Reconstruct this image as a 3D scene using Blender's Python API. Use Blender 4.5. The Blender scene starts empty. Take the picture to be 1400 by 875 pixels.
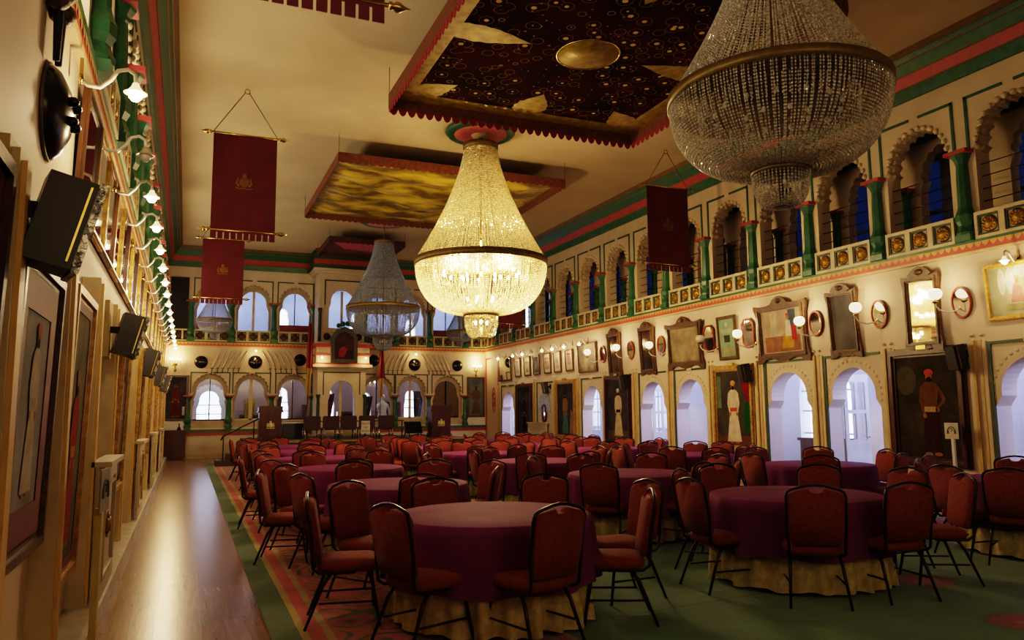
import bpy, math, random
from mathutils import Vector, Matrix
from mathutils.geometry import tessellate_polygon
R = math.radians; PI = math.pi; TAU = 2 * math.pi
rnd = random.Random(7)
scene = bpy.context.scene
COL = scene.collection
sin, cos = math.sin, math.cos

# ------------------------------------------------------------------ mesh builder
class MB:
    def __init__(s): s.v = []; s.f = []; s.m = []; s.mi = 0; s.sm = []
    def add(s, vs, fs, smooth=False):
        n = len(s.v); s.v.extend([tuple(p) for p in vs])
        for f in fs: s.f.append([i + n for i in f]); s.m.append(s.mi); s.sm.append(smooth)
        return s
    def mat(s, i): s.mi = i; return s
    def box(s, x0, y0, z0, x1, y1, z1):
        v = [(x0,y0,z0),(x1,y0,z0),(x1,y1,z0),(x0,y1,z0),(x0,y0,z1),(x1,y0,z1),(x1,y1,z1),(x0,y1,z1)]
        return s.add(v, [(0,3,2,1),(4,5,6,7),(0,1,5,4),(1,2,6,5),(2,3,7,6),(3,0,4,7)])
    def cbox(s, cx, cy, cz, w, d, h): return s.box(cx-w/2, cy-d/2, cz-h/2, cx+w/2, cy+d/2, cz+h/2)
    def tube(s, path, r, n=8, caps=True, closed=False):
        P = [Vector(p) for p in path]; k = len(P); rr = r if isinstance(r, (list, tuple)) else [r]*k
        vs = []; prev = None
        for i in range(k):
            if closed: t = P[(i+1) % k] - P[i-1]
            else: t = P[min(i+1, k-1)] - P[max(i-1, 0)]
            if t.length < 1e-9: t = Vector((0,0,1))
            t.normalize()
            if prev is None:
                a = Vector((0,0,1)) if abs(t.z) < .9 else Vector((1,0,0))
                u = t.cross(a).normalized()
            else:
                u = prev - t * prev.dot(t)
                u = u.normalized() if u.length > 1e-6 else t.orthogonal().normalized()
            prev = u; w = t.cross(u)
            for j in range(n):
                a = TAU * j / n
                vs.append(P[i] + (u * cos(a) + w * sin(a)) * rr[i])
        fs = []
        for i in range(k if closed else k - 1):
            b = (i + 1) % k
            for j in range(n):
                j2 = (j + 1) % n
                fs.append((i*n+j, i*n+j2, b*n+j2, b*n+j))
        if caps and not closed:
            fs.append(tuple(range(n-1, -1, -1))); fs.append(tuple((k-1)*n + j for j in range(n)))
        return s.add(vs, fs, True)
    def lathe(s, prof, n=24, c=(0,0,0), axis='z', smooth=True, arc=TAU):
        vs = []; fs = []; k = len(prof)
        for (r, h) in prof:
            for j in range(n):
                a = arc * j / n
                p = (r*cos(a), r*sin(a), h)
                if axis == 'y': p = (p[0], -h, p[1])
                elif axis == 'x': p = (h, p[0], p[1])
                vs.append((p[0]+c[0], p[1]+c[1], p[2]+c[2]))
        for i in range(k-1):
            for j in range(n):
                j2 = (j+1) % n; fs.append((i*n+j, i*n+j2, (i+1)*n+j2, (i+1)*n+j))
        if prof[0][0] > 1e-4: fs.append(tuple(range(n-1, -1, -1)))
        if prof[-1][0] > 1e-4: fs.append(tuple((k-1)*n+j for j in range(n)))
        return s.add(vs, fs, smooth)
    def ball(s, c, r, n=8, m=6, sz=1., sx=1., sy=1.):
        pr = [(max(r*sin(PI*i/m), 1e-5), -r*cos(PI*i/m)*sz) for i in range(m+1)]
        b = MB().lathe(pr, n); 
        return s.add([(v[0]*sx+c[0], v[1]*sy+c[1], v[2]+c[2]) for v in b.v], b.f, True)
    def plate(s, outer, holes, y0, y1):
        """solid plate in the x-z plane: outline with holes, from y0 (front, viewer side) back to y1"""
        loops = [outer] + list(holes)
        tri = tessellate_polygon([[Vector((p[0], p[1], 0)) for p in L] for L in loops])
        flat = [p for L in loops for p in L]; n = len(flat)
        vs = [(p[0], y0, p[1]) for p in flat] + [(p[0], y1, p[1]) for p in flat]
        fs = []
        for t in tri:
            a, b, c = [flat[i] for i in t]
            if (b[0]-a[0])*(c[1]-a[1]) - (b[1]-a[1])*(c[0]-a[0]) < 0: t = (t[0], t[2], t[1])
            fs.append(tuple(t)); fs.append((t[0]+n, t[2]+n, t[1]+n))
        o = 0
        for L in loops:
            k = len(L)
            ar = sum(L[i][0]*L[(i+1)%k][1]-L[(i+1)%k][0]*L[i][1] for i in range(k))
            for i in range(k):
                a, b = o+i, o+(i+1)%k
                if (ar > 0) == (L is outer): fs.append((b, a, a+n, b+n))
                else: fs.append((a, b, b+n, a+n))
            o += k
        return s.add(vs, fs)
    def merge(s, o, M=None):
        vs = o.v if M is None else [tuple(M @ Vector(v)) for v in o.v]
        n = len(s.v); s.v.extend(vs)
        for f, m, q in zip(o.f, o.m, o.sm): s.f.append([i+n for i in f]); s.m.append(m); s.sm.append(q)
        return s
    def mesh(s, name, mats):
        me = bpy.data.meshes.new(name); me.from_pydata(s.v, [], s.f)
        for m in (mats if isinstance(mats, (list, tuple)) else [mats]): me.materials.append(m)
        me.polygons.foreach_set('material_index', s.m); me.polygons.foreach_set('use_smooth', s.sm)
        me.validate(); me.update(); return me

def link(name, data, parent=None, loc=(0,0,0), rot=(0,0,0)):
    o = bpy.data.objects.new(name, data); COL.objects.link(o)
    o.location = loc; o.rotation_euler = rot
    if parent: o.parent = parent
    return o
def part(name, mb, mats, parent, loc=(0,0,0), rot=(0,0,0), label=None):
    o = link(name, mb.mesh(name, mats), parent, loc, rot)
    if label: o['label'] = label
    return o
def struct(name, mb, mats, loc=(0,0,0), rot=(0,0,0), parent=None):
    o = link(name, mb.mesh(name, mats), parent, loc, rot)
    if not parent: o['kind'] = 'structure'
    return o
def tag(o, label, cat, group=None):
    o['label'] = label; o['category'] = cat
    if group: o['group'] = group
    return o
def thing(name, label, cat, loc=(0,0,0), rz=0, group=None, rot=None):
    o = link(name, None, None, loc, rot or (0,0,rz)); o.empty_display_size = .1
    return tag(o, label, cat, group)
def solo(name, mb, mats, label, cat, loc=(0,0,0), rot=(0,0,0), group=None):
    return tag(link(name, mb.mesh(name, mats), None, loc, rot), label, cat, group)
def dup(root, label=None, loc=None, rz=None, group=None, rot=None, scale=None):
    def cp(o, par):
        c = o.copy(); COL.objects.link(c); c.parent = par
        for ch in list(o.children): cp(ch, c)
        return c
    r = cp(root, None)
    if label: r['label'] = label
    if group: r['group'] = group
    if loc is not None: r.location = loc
    if rz is not None: r.rotation_euler = (0,0,rz)
    if rot is not None: r.rotation_euler = rot
    if scale is not None: r.scale = (scale,)*3
    return r
ORD = ['first','second','third','fourth','fifth','sixth','seventh','eighth','ninth','tenth','eleventh','twelfth','thirteenth','fourteenth','fifteenth','sixteenth','seventeenth','eighteenth','nineteenth','twentieth','twenty-first','twenty-second','twenty-third','twenty-fourth','twenty-fifth','twenty-sixth','twenty-seventh','twenty-eighth','twenty-ninth','thirtieth']

# ------------------------------------------------------------------ materials
def new_mat(name):
    m = bpy.data.materials.new(name); m.use_nodes = True
    nt = m.node_tree; b = nt.nodes['Principled BSDF']; return m, nt, b
def N(nt, typ, **kw):
    n = nt.nodes.new('ShaderNode' + typ)
    for k, v in kw.items():
        if k.startswith('i_'): n.inputs[k[2:].replace('_', ' ')].default_value = v
        else: setattr(n, k, v)
    return n
def rgba(c): return (c[0], c[1], c[2], 1)
def ramp(nt, fac, stops, interp='LINEAR'):
    r = N(nt, 'ValToRGB'); r.color_ramp.interpolation = interp; e = r.color_ramp.elements
    while len(e) < len(stops): e.new(.5)
    for el, (p, c) in zip(e, stops): el.position = p; el.color = rgba(c)
    nt.links.new(fac, r.inputs['Fac']); return r.outputs['Color']
def mix(nt, fac, a, b, mode='MIX'):
    n = N(nt, 'MixRGB', blend_type=mode)
    for k, v in (('Fac', fac), ('Color1', a), ('Color2', b)):
        if isinstance(v, (int, float)): n.inputs[k].default_value = v
        elif isinstance(v, tuple): n.inputs[k].default_value = rgba(v)
        else: nt.links.new(v, n.inputs[k])
    return n.outputs['Color']
def mth(nt, op, a, b=0., c=0.):
    n = N(nt, 'Math', operation=op)
    for i, v in enumerate((a, b, c)):
        if isinstance(v, (int, float)): n.inputs[i].default_value = v
        else: nt.links.new(v, n.inputs[i])
    return n.outputs[0]
def coords(nt, kind='Object', scale=(1,1,1), rot=(0,0,0)):
    t = N(nt, 'TexCoord'); m = N(nt, 'Mapping'); m.inputs['Scale'].default_value = scale; m.inputs['Rotation'].default_value = rot
    nt.links.new(t.outputs[kind], m.inputs['Vector']); return m.outputs['Vector']
def bump(nt, b, h, strength=.2, dist=.01):
    n = N(nt, 'Bump'); n.inputs['Strength'].default_value = strength; n.inputs['Distance'].default_value = dist
    nt.links.new(h, n.inputs['Height']); nt.links.new(n.outputs['Normal'], b.inputs['Normal'])
def M(name, col, rough=.6, metal=0., col2=None, scale=6., detail=4., bmp=0., bscale=None, sheen=0., spec=.5, emit=None, es=0., lo=.35, hi=.65, coat=0., stretch=(1,1,1), trans=0.):
    m, nt, b = new_mat(name)
    b.inputs['Roughness'].default_value = rough; b.inputs['Metallic'].default_value = metal
    b.inputs['Specular IOR Level'].default_value = spec
    b.inputs['Sheen Weight'].default_value = sheen; b.inputs['Coat Weight'].default_value = coat
    if sheen: b.inputs['Sheen Roughness'].default_value = .4
    b.inputs['Transmission Weight'].default_value = trans
    c2 = col2 if col2 else tuple(x * .82 for x in col)
    no = N(nt, 'TexNoise', i_Scale=scale, i_Detail=detail); nt.links.new(coords(nt, scale=stretch), no.inputs['Vector'])
    nt.links.new(ramp(nt, no.outputs['Fac'], [(lo, c2), (hi, col)]), b.inputs['Base Color'])
    if bmp:
        n2 = N(nt, 'TexNoise', i_Scale=bscale or scale*4, i_Detail=3.); nt.links.new(coords(nt, scale=stretch), n2.inputs['Vector'])
        bump(nt, b, n2.outputs['Fac'], bmp)
    if emit:
        b.inputs['Emission Color'].default_value = rgba(emit); b.inputs['Emission Strength'].default_value = es
        m.cycles.emission_sampling = 'NONE'
    return m
def glassy(name, tint=(1,1,1), gloss=.1, rough=.03):
    m = bpy.data.materials.new(name); m.use_nodes = True; nt = m.node_tree; nt.nodes.clear()
    o = N(nt, 'OutputMaterial'); t = N(nt, 'BsdfTransparent'); g = N(nt, 'BsdfGlossy'); x = N(nt, 'MixShader')
    no = N(nt, 'TexNoise', i_Scale=3.); t.inputs['Color'].default_value = rgba(tint)
    nt.links.new(coords(nt), no.inputs['Vector'])
    nt.links.new(mth(nt, 'MULTIPLY', no.outputs['Fac'], gloss*2), x.inputs['Fac'])
    g.inputs['Roughness'].default_value = rough
    nt.links.new(t.outputs[0], x.inputs[1]); nt.links.new(g.outputs[0], x.inputs[2]); nt.links.new(x.outputs[0], o.inputs['Surface'])
    return m
def beads(name, col, tr=.5, gl=.35, rough=.12, dk=.5, tp=.22):
    """cut crystal: sparkles, glows when lit from inside, and is partly see-through"""
    m = bpy.data.materials.new(name); m.use_nodes = True; nt = m.node_tree; nt.nodes.clear()
    o = N(nt, 'OutputMaterial'); d = N(nt, 'BsdfDiffuse'); t = N(nt, 'BsdfTranslucent'); g = N(nt, 'BsdfGlossy'); p = N(nt, 'BsdfTransparent')
    no = N(nt, 'TexNoise', i_Scale=26.); nt.links.new(coords(nt), no.inputs['Vector'])
    c = ramp(nt, no.outputs['Fac'], [(.36, tuple(x*dk for x in col)), (.62, col)])  # brighter and darker beads paint in part of the sparkle
    for q in (d, t, g): nt.links.new(c, q.inputs['Color'])
    g.inputs['Roughness'].default_value = rough
    x1 = N(nt, 'MixShader', i_Fac=tr); x2 = N(nt, 'MixShader', i_Fac=gl); x3 = N(nt, 'MixShader', i_Fac=tp)
    L = nt.links.new
    L(d.outputs[0], x1.inputs[1]); L(t.outputs[0], x1.inputs[2]); L(x1.outputs[0], x2.inputs[1]); L(g.outputs[0], x2.inputs[2])
    L(x2.outputs[0], x3.inputs[1]); L(p.outputs[0], x3.inputs[2]); L(x3.outputs[0], o.inputs['Surface'])
    return m
def glow(name, col, s):
    m = bpy.data.materials.new(name); m.use_nodes = True; nt = m.node_tree; nt.nodes.clear()
    o = N(nt, 'OutputMaterial'); e = N(nt, 'Emission'); no = N(nt, 'TexNoise', i_Scale=4.)
    nt.links.new(coords(nt), no.inputs['Vector'])
    nt.links.new(ramp(nt, no.outputs['Fac'], [(0, tuple(c*.9 for c in col)), (1, col)]), e.inputs['Color'])
    e.inputs['Strength'].default_value = s; nt.links.new(e.outputs[0], o.inputs['Surface']); m.cycles.emission_sampling = 'NONE'
    return m

PLASTER = M('cream_plaster', (.56,.46,.31), .7, col2=(.50,.40,.27), scale=2., bmp=.06, bscale=14)
PLASTER_R = M('pale_wall_paint', (.59,.48,.37), .65, col2=(.54,.44,.33), scale=1.5, bmp=.05, bscale=12)
CREAM = M('cream_trim', (.60,.49,.31), .55, scale=5, bmp=.05)
CEIL = M('ceiling_distemper', (.50,.40,.25), .85, col2=(.44,.35,.21), scale=.8, bmp=.15, bscale=3)
GREEN = M('green_paint', (.035,.13,.06), .4, col2=(.025,.095,.045), scale=9, bmp=.1)
GREEN_D = M('dark_green_paint', (.03,.075,.04), .5, scale=9)
RED = M('brick_red_paint', (.38,.055,.045), .5, scale=6)
PINK = M('pink_red_paint', (.55,.10,.09), .5, scale=6)
OCHRE = M('ochre_paint', (.17,.10,.02), .5, scale=6)
YEL = M('yellow_stripe_paint', (.50,.34,.12), .5, scale=6)
YELG = M('gilded_strip', (.66,.46,.15), .4, .0, col2=(.58,.39,.11), scale=9)
GILT = M('gilt_rosette', (.46,.27,.03), .38, .6, col2=(.22,.12,.015), scale=40, bmp=.5, bscale=60)
GOLDF = M('gold_leaf', (.58,.37,.09), .35, .45, col2=(.30,.18,.045), scale=18, bmp=.3)
BRASS = M('brass', (.6,.42,.14), .25, 1., scale=10)
DULLBRASS = M('dull_brass', (.16,.12,.055), .5, .6, scale=10)
BLACK = M('black_plastic', (.012,.012,.014), .35, scale=8)
BLACKM = M('black_metal', (.02,.016,.014), .25, .6, scale=8)
WHITE = M('white_paint', (.68,.66,.60), .5, scale=4)
PALEBLUE = M('pale_corridor_paint', (.62,.64,.70), .6, col2=(.55,.58,.66), scale=1.2)
WOODD = M('dark_walnut', (.10,.045,.018), .35, col2=(.05,.02,.008), scale=14, stretch=(1,1,.12), bmp=.15)
WOODR = M('red_mahogany', (.13,.025,.018), .3, col2=(.07,.012,.01), scale=10, stretch=(1,1,.15))
WOODC = M('carved_brown_wood', (.13,.07,.025), .35, col2=(.06,.03,.012), scale=20, bmp=.4)
DARK = M('dark_recess', (.015,.013,.012), .7, scale=4)
FROSTED = M('frosted_white_glass', (.85,.8,.72), .4, scale=5, emit=(1,.78,.5), es=1.1)
TULIP = M('tulip_glass_shade', (.8,.62,.42), .25, scale=9, emit=(1,.66,.34), es=1.0)
FROST_OFF = M('frosted_glass_unlit', (.6,.55,.48), .3, scale=5)
BULB = glow('lit_bulb', (1,.72,.38), 18.)
BULBC = glow('lit_candle_bulb', (1,.76,.4), 26.)
BULBE = glow('lit_small_bulb', (1,.74,.4), 12.)
GLASS = glassy('window_glass', (.96,.97,1), .06)
GLASSB = glassy('blue_tinted_glass', (.036,.048,.085), .06)
CLEARG = M('clear_glass_arm', (.75,.74,.70), .12, scale=8, spec=.8)
MIRROR = M('mirror_silvering', (.82,.82,.80), .03, 1., col2=(.78,.78,.76), scale=2)
MIRRORD = M('old_dark_mirror', (.30,.28,.26), .08, 1., col2=(.2,.19,.18), scale=3)
def mkstone():
    return M('white_stone', (.5,.47,.42), .3, col2=(.36,.34,.3), scale=5, bmp=.1)
STONE = mkstone()
# ------------------------------------------------------------------ dimensions (metres): +Y down the hall, +X to the right
XL, XR, YE, YB, ZC = -.78, 11.27, 29.32, -2.2, 7.5
BAY = 1.645
COLY = [29.44 - BAY * (k + 1) for k in range(16)]      # bay lines along both long walls, from the end wall towards the viewer
RR = (0, 0, -PI/2); RL = (0, 0, PI/2)

# floor: varnished boards
m, nt, b = new_mat('varnished_boards'); v = coords(nt, scale=(1,1,1), rot=(0,0,PI/2))
br = N(nt, 'TexBrick', offset=.37, i_Scale=1.); br.inputs['Brick Width'].default_value = 1.9; br.inputs['Row Height'].default_value = .16
br.inputs['Mortar Size'].default_value = .0018; br.inputs['Bias'].default_value = 0.
br.inputs['Color1'].default_value = (.16,.085,.042,1); br.inputs['Color2'].default_value = (.27,.16,.085,1); br.inputs['Mortar'].default_value = (.04,.018,.008,1)
nt.links.new(v, br.inputs['Vector'])
no = N(nt, 'TexNoise', i_Scale=3., i_Detail=5.); nt.links.new(coords(nt, scale=(9,.6,1)), no.inputs['Vector'])
nt.links.new(mix(nt, .45, br.outputs['Color'], ramp(nt, no.outputs['Fac'], [(.3,(.12,.06,.03)),(.7,(.30,.18,.10))])), b.inputs['Base Color'])
b.inputs['Roughness'].default_value = .24; bump(nt, b, br.outputs['Fac'], .08, .002); BOARDS = m
struct('floor', MB().box(XL-.4, YB, -.1, 13.3, YE+3.6, 0), BOARDS)

# carpet: banded border, rose field with scrolls, green middle with flowers
CX0, CX1, CY0, CY1 = .60, 10.05, -1.2, 26.4
m, nt, b = new_mat('patterned_wool_carpet')
tc = N(nt, 'TexCoord'); sp = N(nt, 'SeparateXYZ'); nt.links.new(tc.outputs['Object'], sp.inputs[0])
dn = N(nt, 'TexNoise', i_Scale=2.2, i_Detail=2.); nt.links.new(tc.outputs['Object'], dn.inputs['Vector'])
d = mth(nt, 'MINIMUM', mth(nt, 'SUBTRACT', sp.outputs['X'], CX0), mth(nt, 'SUBTRACT', CX1, sp.outputs['X']))
d = mth(nt, 'MINIMUM', d, mth(nt, 'SUBTRACT', CY1, sp.outputs['Y']))
d = mth(nt, 'ADD', d, mth(nt, 'MULTIPLY', mth(nt, 'SUBTRACT', dn.outputs['Fac'], .5), .03))
GRN = (.042,.125,.062); YLW = (.36,.28,.085); ROSE = (.42,.06,.075); FIELD = (.37,.085,.085); GF = (.060,.205,.125)
dd = mth(nt, 'DIVIDE', d, 2.4)
base = ramp(nt, dd, [(0,GRN),(.19/2.4,YLW),(.25/2.4,ROSE),(.35/2.4,YLW),(.41/2.4,FIELD),(1.74/2.4,YLW),(1.79/2.4,ROSE),(1.86/2.4,YLW),(1.91/2.4,GF)], 'CONSTANT')
# scrolls on the rose field: bands of a warped wave
wv = N(nt, 'TexNoise', i_Scale=1.9, i_Detail=0.); nt.links.new(tc.outputs['Object'], wv.inputs['Vector'])
scr = ramp(nt, wv.outputs['Fac'], [(0,(1,1,1)),(.25,(0,0,0)),(.40,(.9,.9,.9)),(.435,(0,0,0)),(.51,(1,1,1)),(.55,(0,0,0)),(.63,(.9,.9,.9)),(.66,(0,0,0)),(.76,(1,1,1))], 'CONSTANT')
infield = ramp(nt, dd, [(0,(0,0,0)),(.44/2.4,(1,1,1)),(1.70/2.4,(0,0,0))], 'CONSTANT')
c1 = mix(nt, mix(nt, 1., scr, infield, 'MULTIPLY'), base, (.055,.105,.035))
vo = N(nt, 'TexVoronoi', i_Scale=.85); vm = N(nt, 'Mapping'); nt.links.new(tc.outputs['Object'], vm.inputs['Vector']); 
wn = N(nt, 'TexNoise', i_Scale=5., i_Detail=2.); nt.links.new(tc.outputs['Object'], wn.inputs['Vector'])
nt.links.new(mix(nt, .09, vm.outputs['Vector'], wn.outputs['Color']), vo.inputs['Vector'])
fl = ramp(nt, vo.outputs['Distance'], [(0,(.42,.05,.10)),(.10,(.38,.18,.12)),(.13,(.33,.05,.08)),(.20,(.10,.12,.04)),(.25,(.05,.11,.04)),(.27,(0,0,0))], 'CONSTANT')
fmask = ramp(nt, vo.outputs['Distance'], [(0,(1,1,1)),(.235,(0,0,0))], 'CONSTANT')
big = N(nt, 'TexNoise', i_Scale=.35, i_Detail=0.); nt.links.new(tc.outputs['Object'], big.inputs['Vector'])
clus = ramp(nt, big.outputs['Fac'], [(.50,(0,0,0)),(.53,(1,1,1))])
mid = ramp(nt, dd, [(0,(0,0,0)),(.44/2.4,(1,1,1))], 'CONSTANT')
c2 = mix(nt, mix(nt, 1., mix(nt, 1., fmask, clus, 'MULTIPLY'), mid, 'MULTIPLY'), c1, fl)
fz = N(nt, 'TexNoise', i_Scale=3., i_Detail=6.); nt.links.new(tc.outputs['Object'], fz.inputs['Vector'])
c3 = mix(nt, 1., c2, ramp(nt, fz.outputs['Fac'], [(.3,(.62,.62,.62)),(.7,(1.,1.,1.))]), 'MULTIPLY')
sy_ = mth(nt, 'ABSOLUTE', mth(nt, 'SUBTRACT', sp.outputs['Y'], mth(nt, 'ADD', 4.92, mth(nt, 'MULTIPLY', sp.outputs['X'], .085))))
seam = mth(nt, 'MULTIPLY', mth(nt, 'LESS_THAN', sy_, .012), mth(nt, 'GREATER_THAN', sp.outputs['X'], 2.7))
c3 = mix(nt, mth(nt, 'MULTIPLY', seam, .6), c3, (.008,.02,.012))
nt.links.new(c3, b.inputs['Base Color']); b.inputs['Roughness'].default_value = .95; b.inputs['Sheen Weight'].default_value = .25
pn = N(nt, 'TexNoise', i_Scale=90., i_Detail=2.); nt.links.new(tc.outputs['Object'], pn.inputs['Vector']); bump(nt, b, pn.outputs['Fac'], .4, .01)
solo('carpet', MB().box(CX0, CY0, 0, CX1, CY1, .012), m, 'wall to wall green and rose carpet with striped border and scrolling flowers under the tables', 'carpet')

# ceiling and back wall
struct('ceiling', MB().box(XL-.3, YB, ZC, XR+.5, YE+.3, ZC+.12), CEIL)
struct('wall_back', MB().box(XL-.3, YB-.2, 0, XR+.4, YB, ZC), PLASTER)

# ------------------------------------------------------------------ arches
def arch(cx, w, z0, zi, zt, r=None, lobes=0, la=.1, a0=188, n=20):
    """opening outline: jambs, shouldered impost, rounded (or cusped) head; anticlockwise from bottom right"""
    r = r or .86*w; zc = zt - r*(1+la if lobes else 1)
    P = [(w, z0), (w, zi), (w*.97, zi+.035)]
    k = lobes*7 if lobes else n
    for i in range(k+1):
        t = i/k; a = R(180-a0 + (2*a0-180)*t)
        q = r*(1 + (la*abs(sin(PI*lobes*t)) if lobes else 0))
        P.append((q*cos(a), zc + q*sin(a)))
    P += [(-w*.97, zi+.035), (-w, zi), (-w, z0)]
    return [(x+cx, z) for x, z in P]
def scallop_ring(mb, cx, zc, r, n, rad, y, a0=195, d=.05):
    for i in range(n):
        a = R(180-a0 + (2*a0-180)*i/(n-1))
        mb.ball((cx+r*cos(a), y, zc+r*sin(a)), rad, 7, 4, sy=d/rad)
def rect(x0, z0, x1, z1): return [(x0,z0),(x1,z0),(x1,z1),(x0,z1)]

# ------------------------------------------------------------------ right wall, lower part with its arched doorways
KIND = ['panel','door','port','niche','port','door','port','door','door','port','door','door','port','door','port','door','plain','plain']
YB_ = [29.44 - BAY*k for k in range(19)]                  # bay k runs from YB_[k+1] to YB_[k]
holes = []; scal = MB()
for k, kd in enumerate(KIND):
    yc = (YB_[k] + YB_[k+1]) / 2
    if kd == 'door': holes.append(arch(-yc, .60, .02, 1.56, 2.29, .50))
    elif kd == 'niche': pass
    if kd in ('door', 'niche'):
        scallop_ring(scal, -yc, 1.80, .62, 21, .034, 0, 190, .01)
yA, yZ = YE, YB
struct('wall_right', MB().plate(rect(-yA, 0, -yZ, 3.96), holes, 0, .34), PLASTER_R, (XR,0,0), RR)
struct('trim_1', scal, CREAM, (XR,0,0), RR)
g = MB(); yl = MB(); bb = MB(); n_t = 2
for k, kd in enumerate(KIND[:16]):
    ya, yb = YB_[k], YB_[k+1]; t = MB()
    if kd in ('door', 'niche', 'port'):
        t.mat(0).box(-ya+.17, -.02, 2.50, -yb-.17, 0, 2.545).box(-ya+.17, -.02, .1, -ya+.215, 0, 2.50)
        t.mat(2).box((-ya-yb)/2-.09, -.035, 2.50, (-ya-yb)/2+.09, 0, 2.56)
    for s in (-1, 1):
        t.mat(1).box(-ya+s*.06-.02, -.035, 0, -ya+s*.06+.02, 0, 2.58)
        t.mat(2).box(-ya+s*.115-.03, -.03, 0, -ya+s*.115+.03, 0, 2.56)
        t.ball((-ya+s*.075, -.02, 2.66), .028, 8, 5)
    struct('trim_%d' % n_t, t, [GREEN_D, YEL, CREAM], (XR,0,0), RR); n_t += 1
# corridor behind the doorways
cor = MB().box(13.0, -1, 0, 13.3, YE+.3, 3.9)
hz = [(12.55,.35),(13.35,.35),(18.9,.3),(19.6,.3),(14.6,.25),(29.2,.3),(9.3,.35),(23.3,.3)]
struct('wall_corridor', MB().plate(rect(-YE-3.5, 0, 1, 3.9), [arch(-y, w, .35 if i in (0,1) else .9, 1.95, 2.5) for i, (y, w) in enumerate(hz)], 0, .3), PALEBLUE, (13.0,0,0), RR)
struct('ceiling_corridor', MB().box(XR+.34, -1, 3.86, 13.3, YE+.3, 4.0), PALEBLUE)
n_w = 1
for i, (y, w) in enumerate(hz):
    f = MB(); z0 = .35 if i in (0,1) else .9
    for z in (z0+.05, 1.0, 1.5, 1.95): f.box(-y-w, .10, z-.02, -y+w, .14, z+.02)
    f.box(-y-.03, .09, z0, -y+.03, .15, 2.5)
    wdw = struct('window_%d' % n_w, MB().box(-y-w, .12, z0, -y+w, .125, 2.52), GLASS, (13.0,0,0), RR); n_w += 1
    part('window_frame', f, PALEBLUE, wdw)
# glazed door leaves folded open inside three doorways
n_d = 1
for k in (11, 7, 1):
    yc = (YB_[k]+YB_[k+1])/2; f = MB(); 
    f.plate(rect(0,.05,.56,2.2), [rect(.08,.95,.25,1.45), rect(.31,.95,.48,1.45), rect(.08,1.52,.25,2.05), rect(.31,1.52,.48,2.05)], -.02, .02)
    dr = struct('door_%d' % n_d, f, WHITE, (XR+.36, yc+.58, 0), (0,0,R(-8))); n_d += 1
    part('door_glass', MB().box(.06,-.004,.93,.5,.004,2.07), GLASS, dr)
    part('door_handle', MB().tube([(.5,-.02,1.0),(.5,-.06,1.0),(.42,-.06,1.0)], .012, 6), BRASS, dr)

# dado moulding with pennant border under the galleries
def dado(L0, L1, proj=.06):
    t = MB(); t.mat(0).box(L0, -proj, 3.975, L1, .3, 4.10); t.mat(3).box(L0, -proj, 3.935, L1, .3, 3.974); t.mat(1).box(L0, -proj-.006, 3.965, L1, .3, 3.976)
    t.mat(2).box(L0, -proj-.015, 4.10, L1, .3, 4.14)
    n = int((L1-L0)/.125); t.mat(1)
    for i in range(n):
        x = L0 + (L1-L0)*(i+.5)/n; h = (L1-L0)/n/2
        t.add([(x-h,-proj-.006,4.10),(x+h,-proj-.006,4.10),(x+h*.75,-proj-.006,4.055),(x,-proj-.006,4.015),(x-h*.75,-proj-.006,4.055)], [(0,4,3,2,1)])
    return t
DM = [PINK, M('pennant_yellow', (.62,.37,.12), .5, scale=9), GREEN, CREAM]
struct('trim_20', dado(-YE, -YB), DM, (XR,0,0), RR)
struct('trim_21', dado(YB, YE), DM, (XL,0,0), RL)

# upper wall plates with the open arcade
def upper(ys):
    return [arch(y, .60, 4.15, 5.55, 6.27, .53, lobes=11, la=.12, a0=186) for y in ys]
ucent = [(COLY[k]+COLY[k+1])/2 for k in range(15)]
UP = MB().plate(rect(-YE, 4.14, -YB, 6.83), upper([-y for y in ucent] + [-(29.44-BAY/2)]), 0, .32)
struct('wall_right_upper', UP, PLASTER, (XR,0,0), RR)
UPL = MB().plate(rect(YB, 4.14, YE, 6.83), upper(ucent + [29.44-BAY/2]), 0, .32)
struct('wall_left_upper', UPL, PLASTER, (XL,0,0), RL)
struct('wall_left', MB().box(XL-.3, YB, 0, XL, YE, 3.96), PLASTER_R)
# raised scallop rings round the gallery arches, with green line frames above
for nm, xw, rot, sg, ks in (('trim_22', XR, RR, -1, 13), ('trim_23', XL, RL, 1, 13)):
    t = MB()
    for k in range(ks+1):
        y = (29.44 - BAY*(k+.5)); u = sg*y
        t.mat(0)
        for j in range(16):
            a = R(-6 + 192*j/15)
            for dy in (.0, .13): t.ball((u+.575*cos(a), dy, 5.68+.585*sin(a)), .05, 7, 4, sy=1.1)
        t.mat(1)
        for s in (-1, 1):
            t.box(u+s*.70-.022, -.02, 5.62, u+s*.70+.022, 0, 6.47)
            t.box(u+min(s*.722, s*.09), -.02, 6.43, u+max(s*.722, s*.09), 0, 6.475)
    struct(nm, t, [CREAM, GREEN], (xw,0,0), rot)

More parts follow.
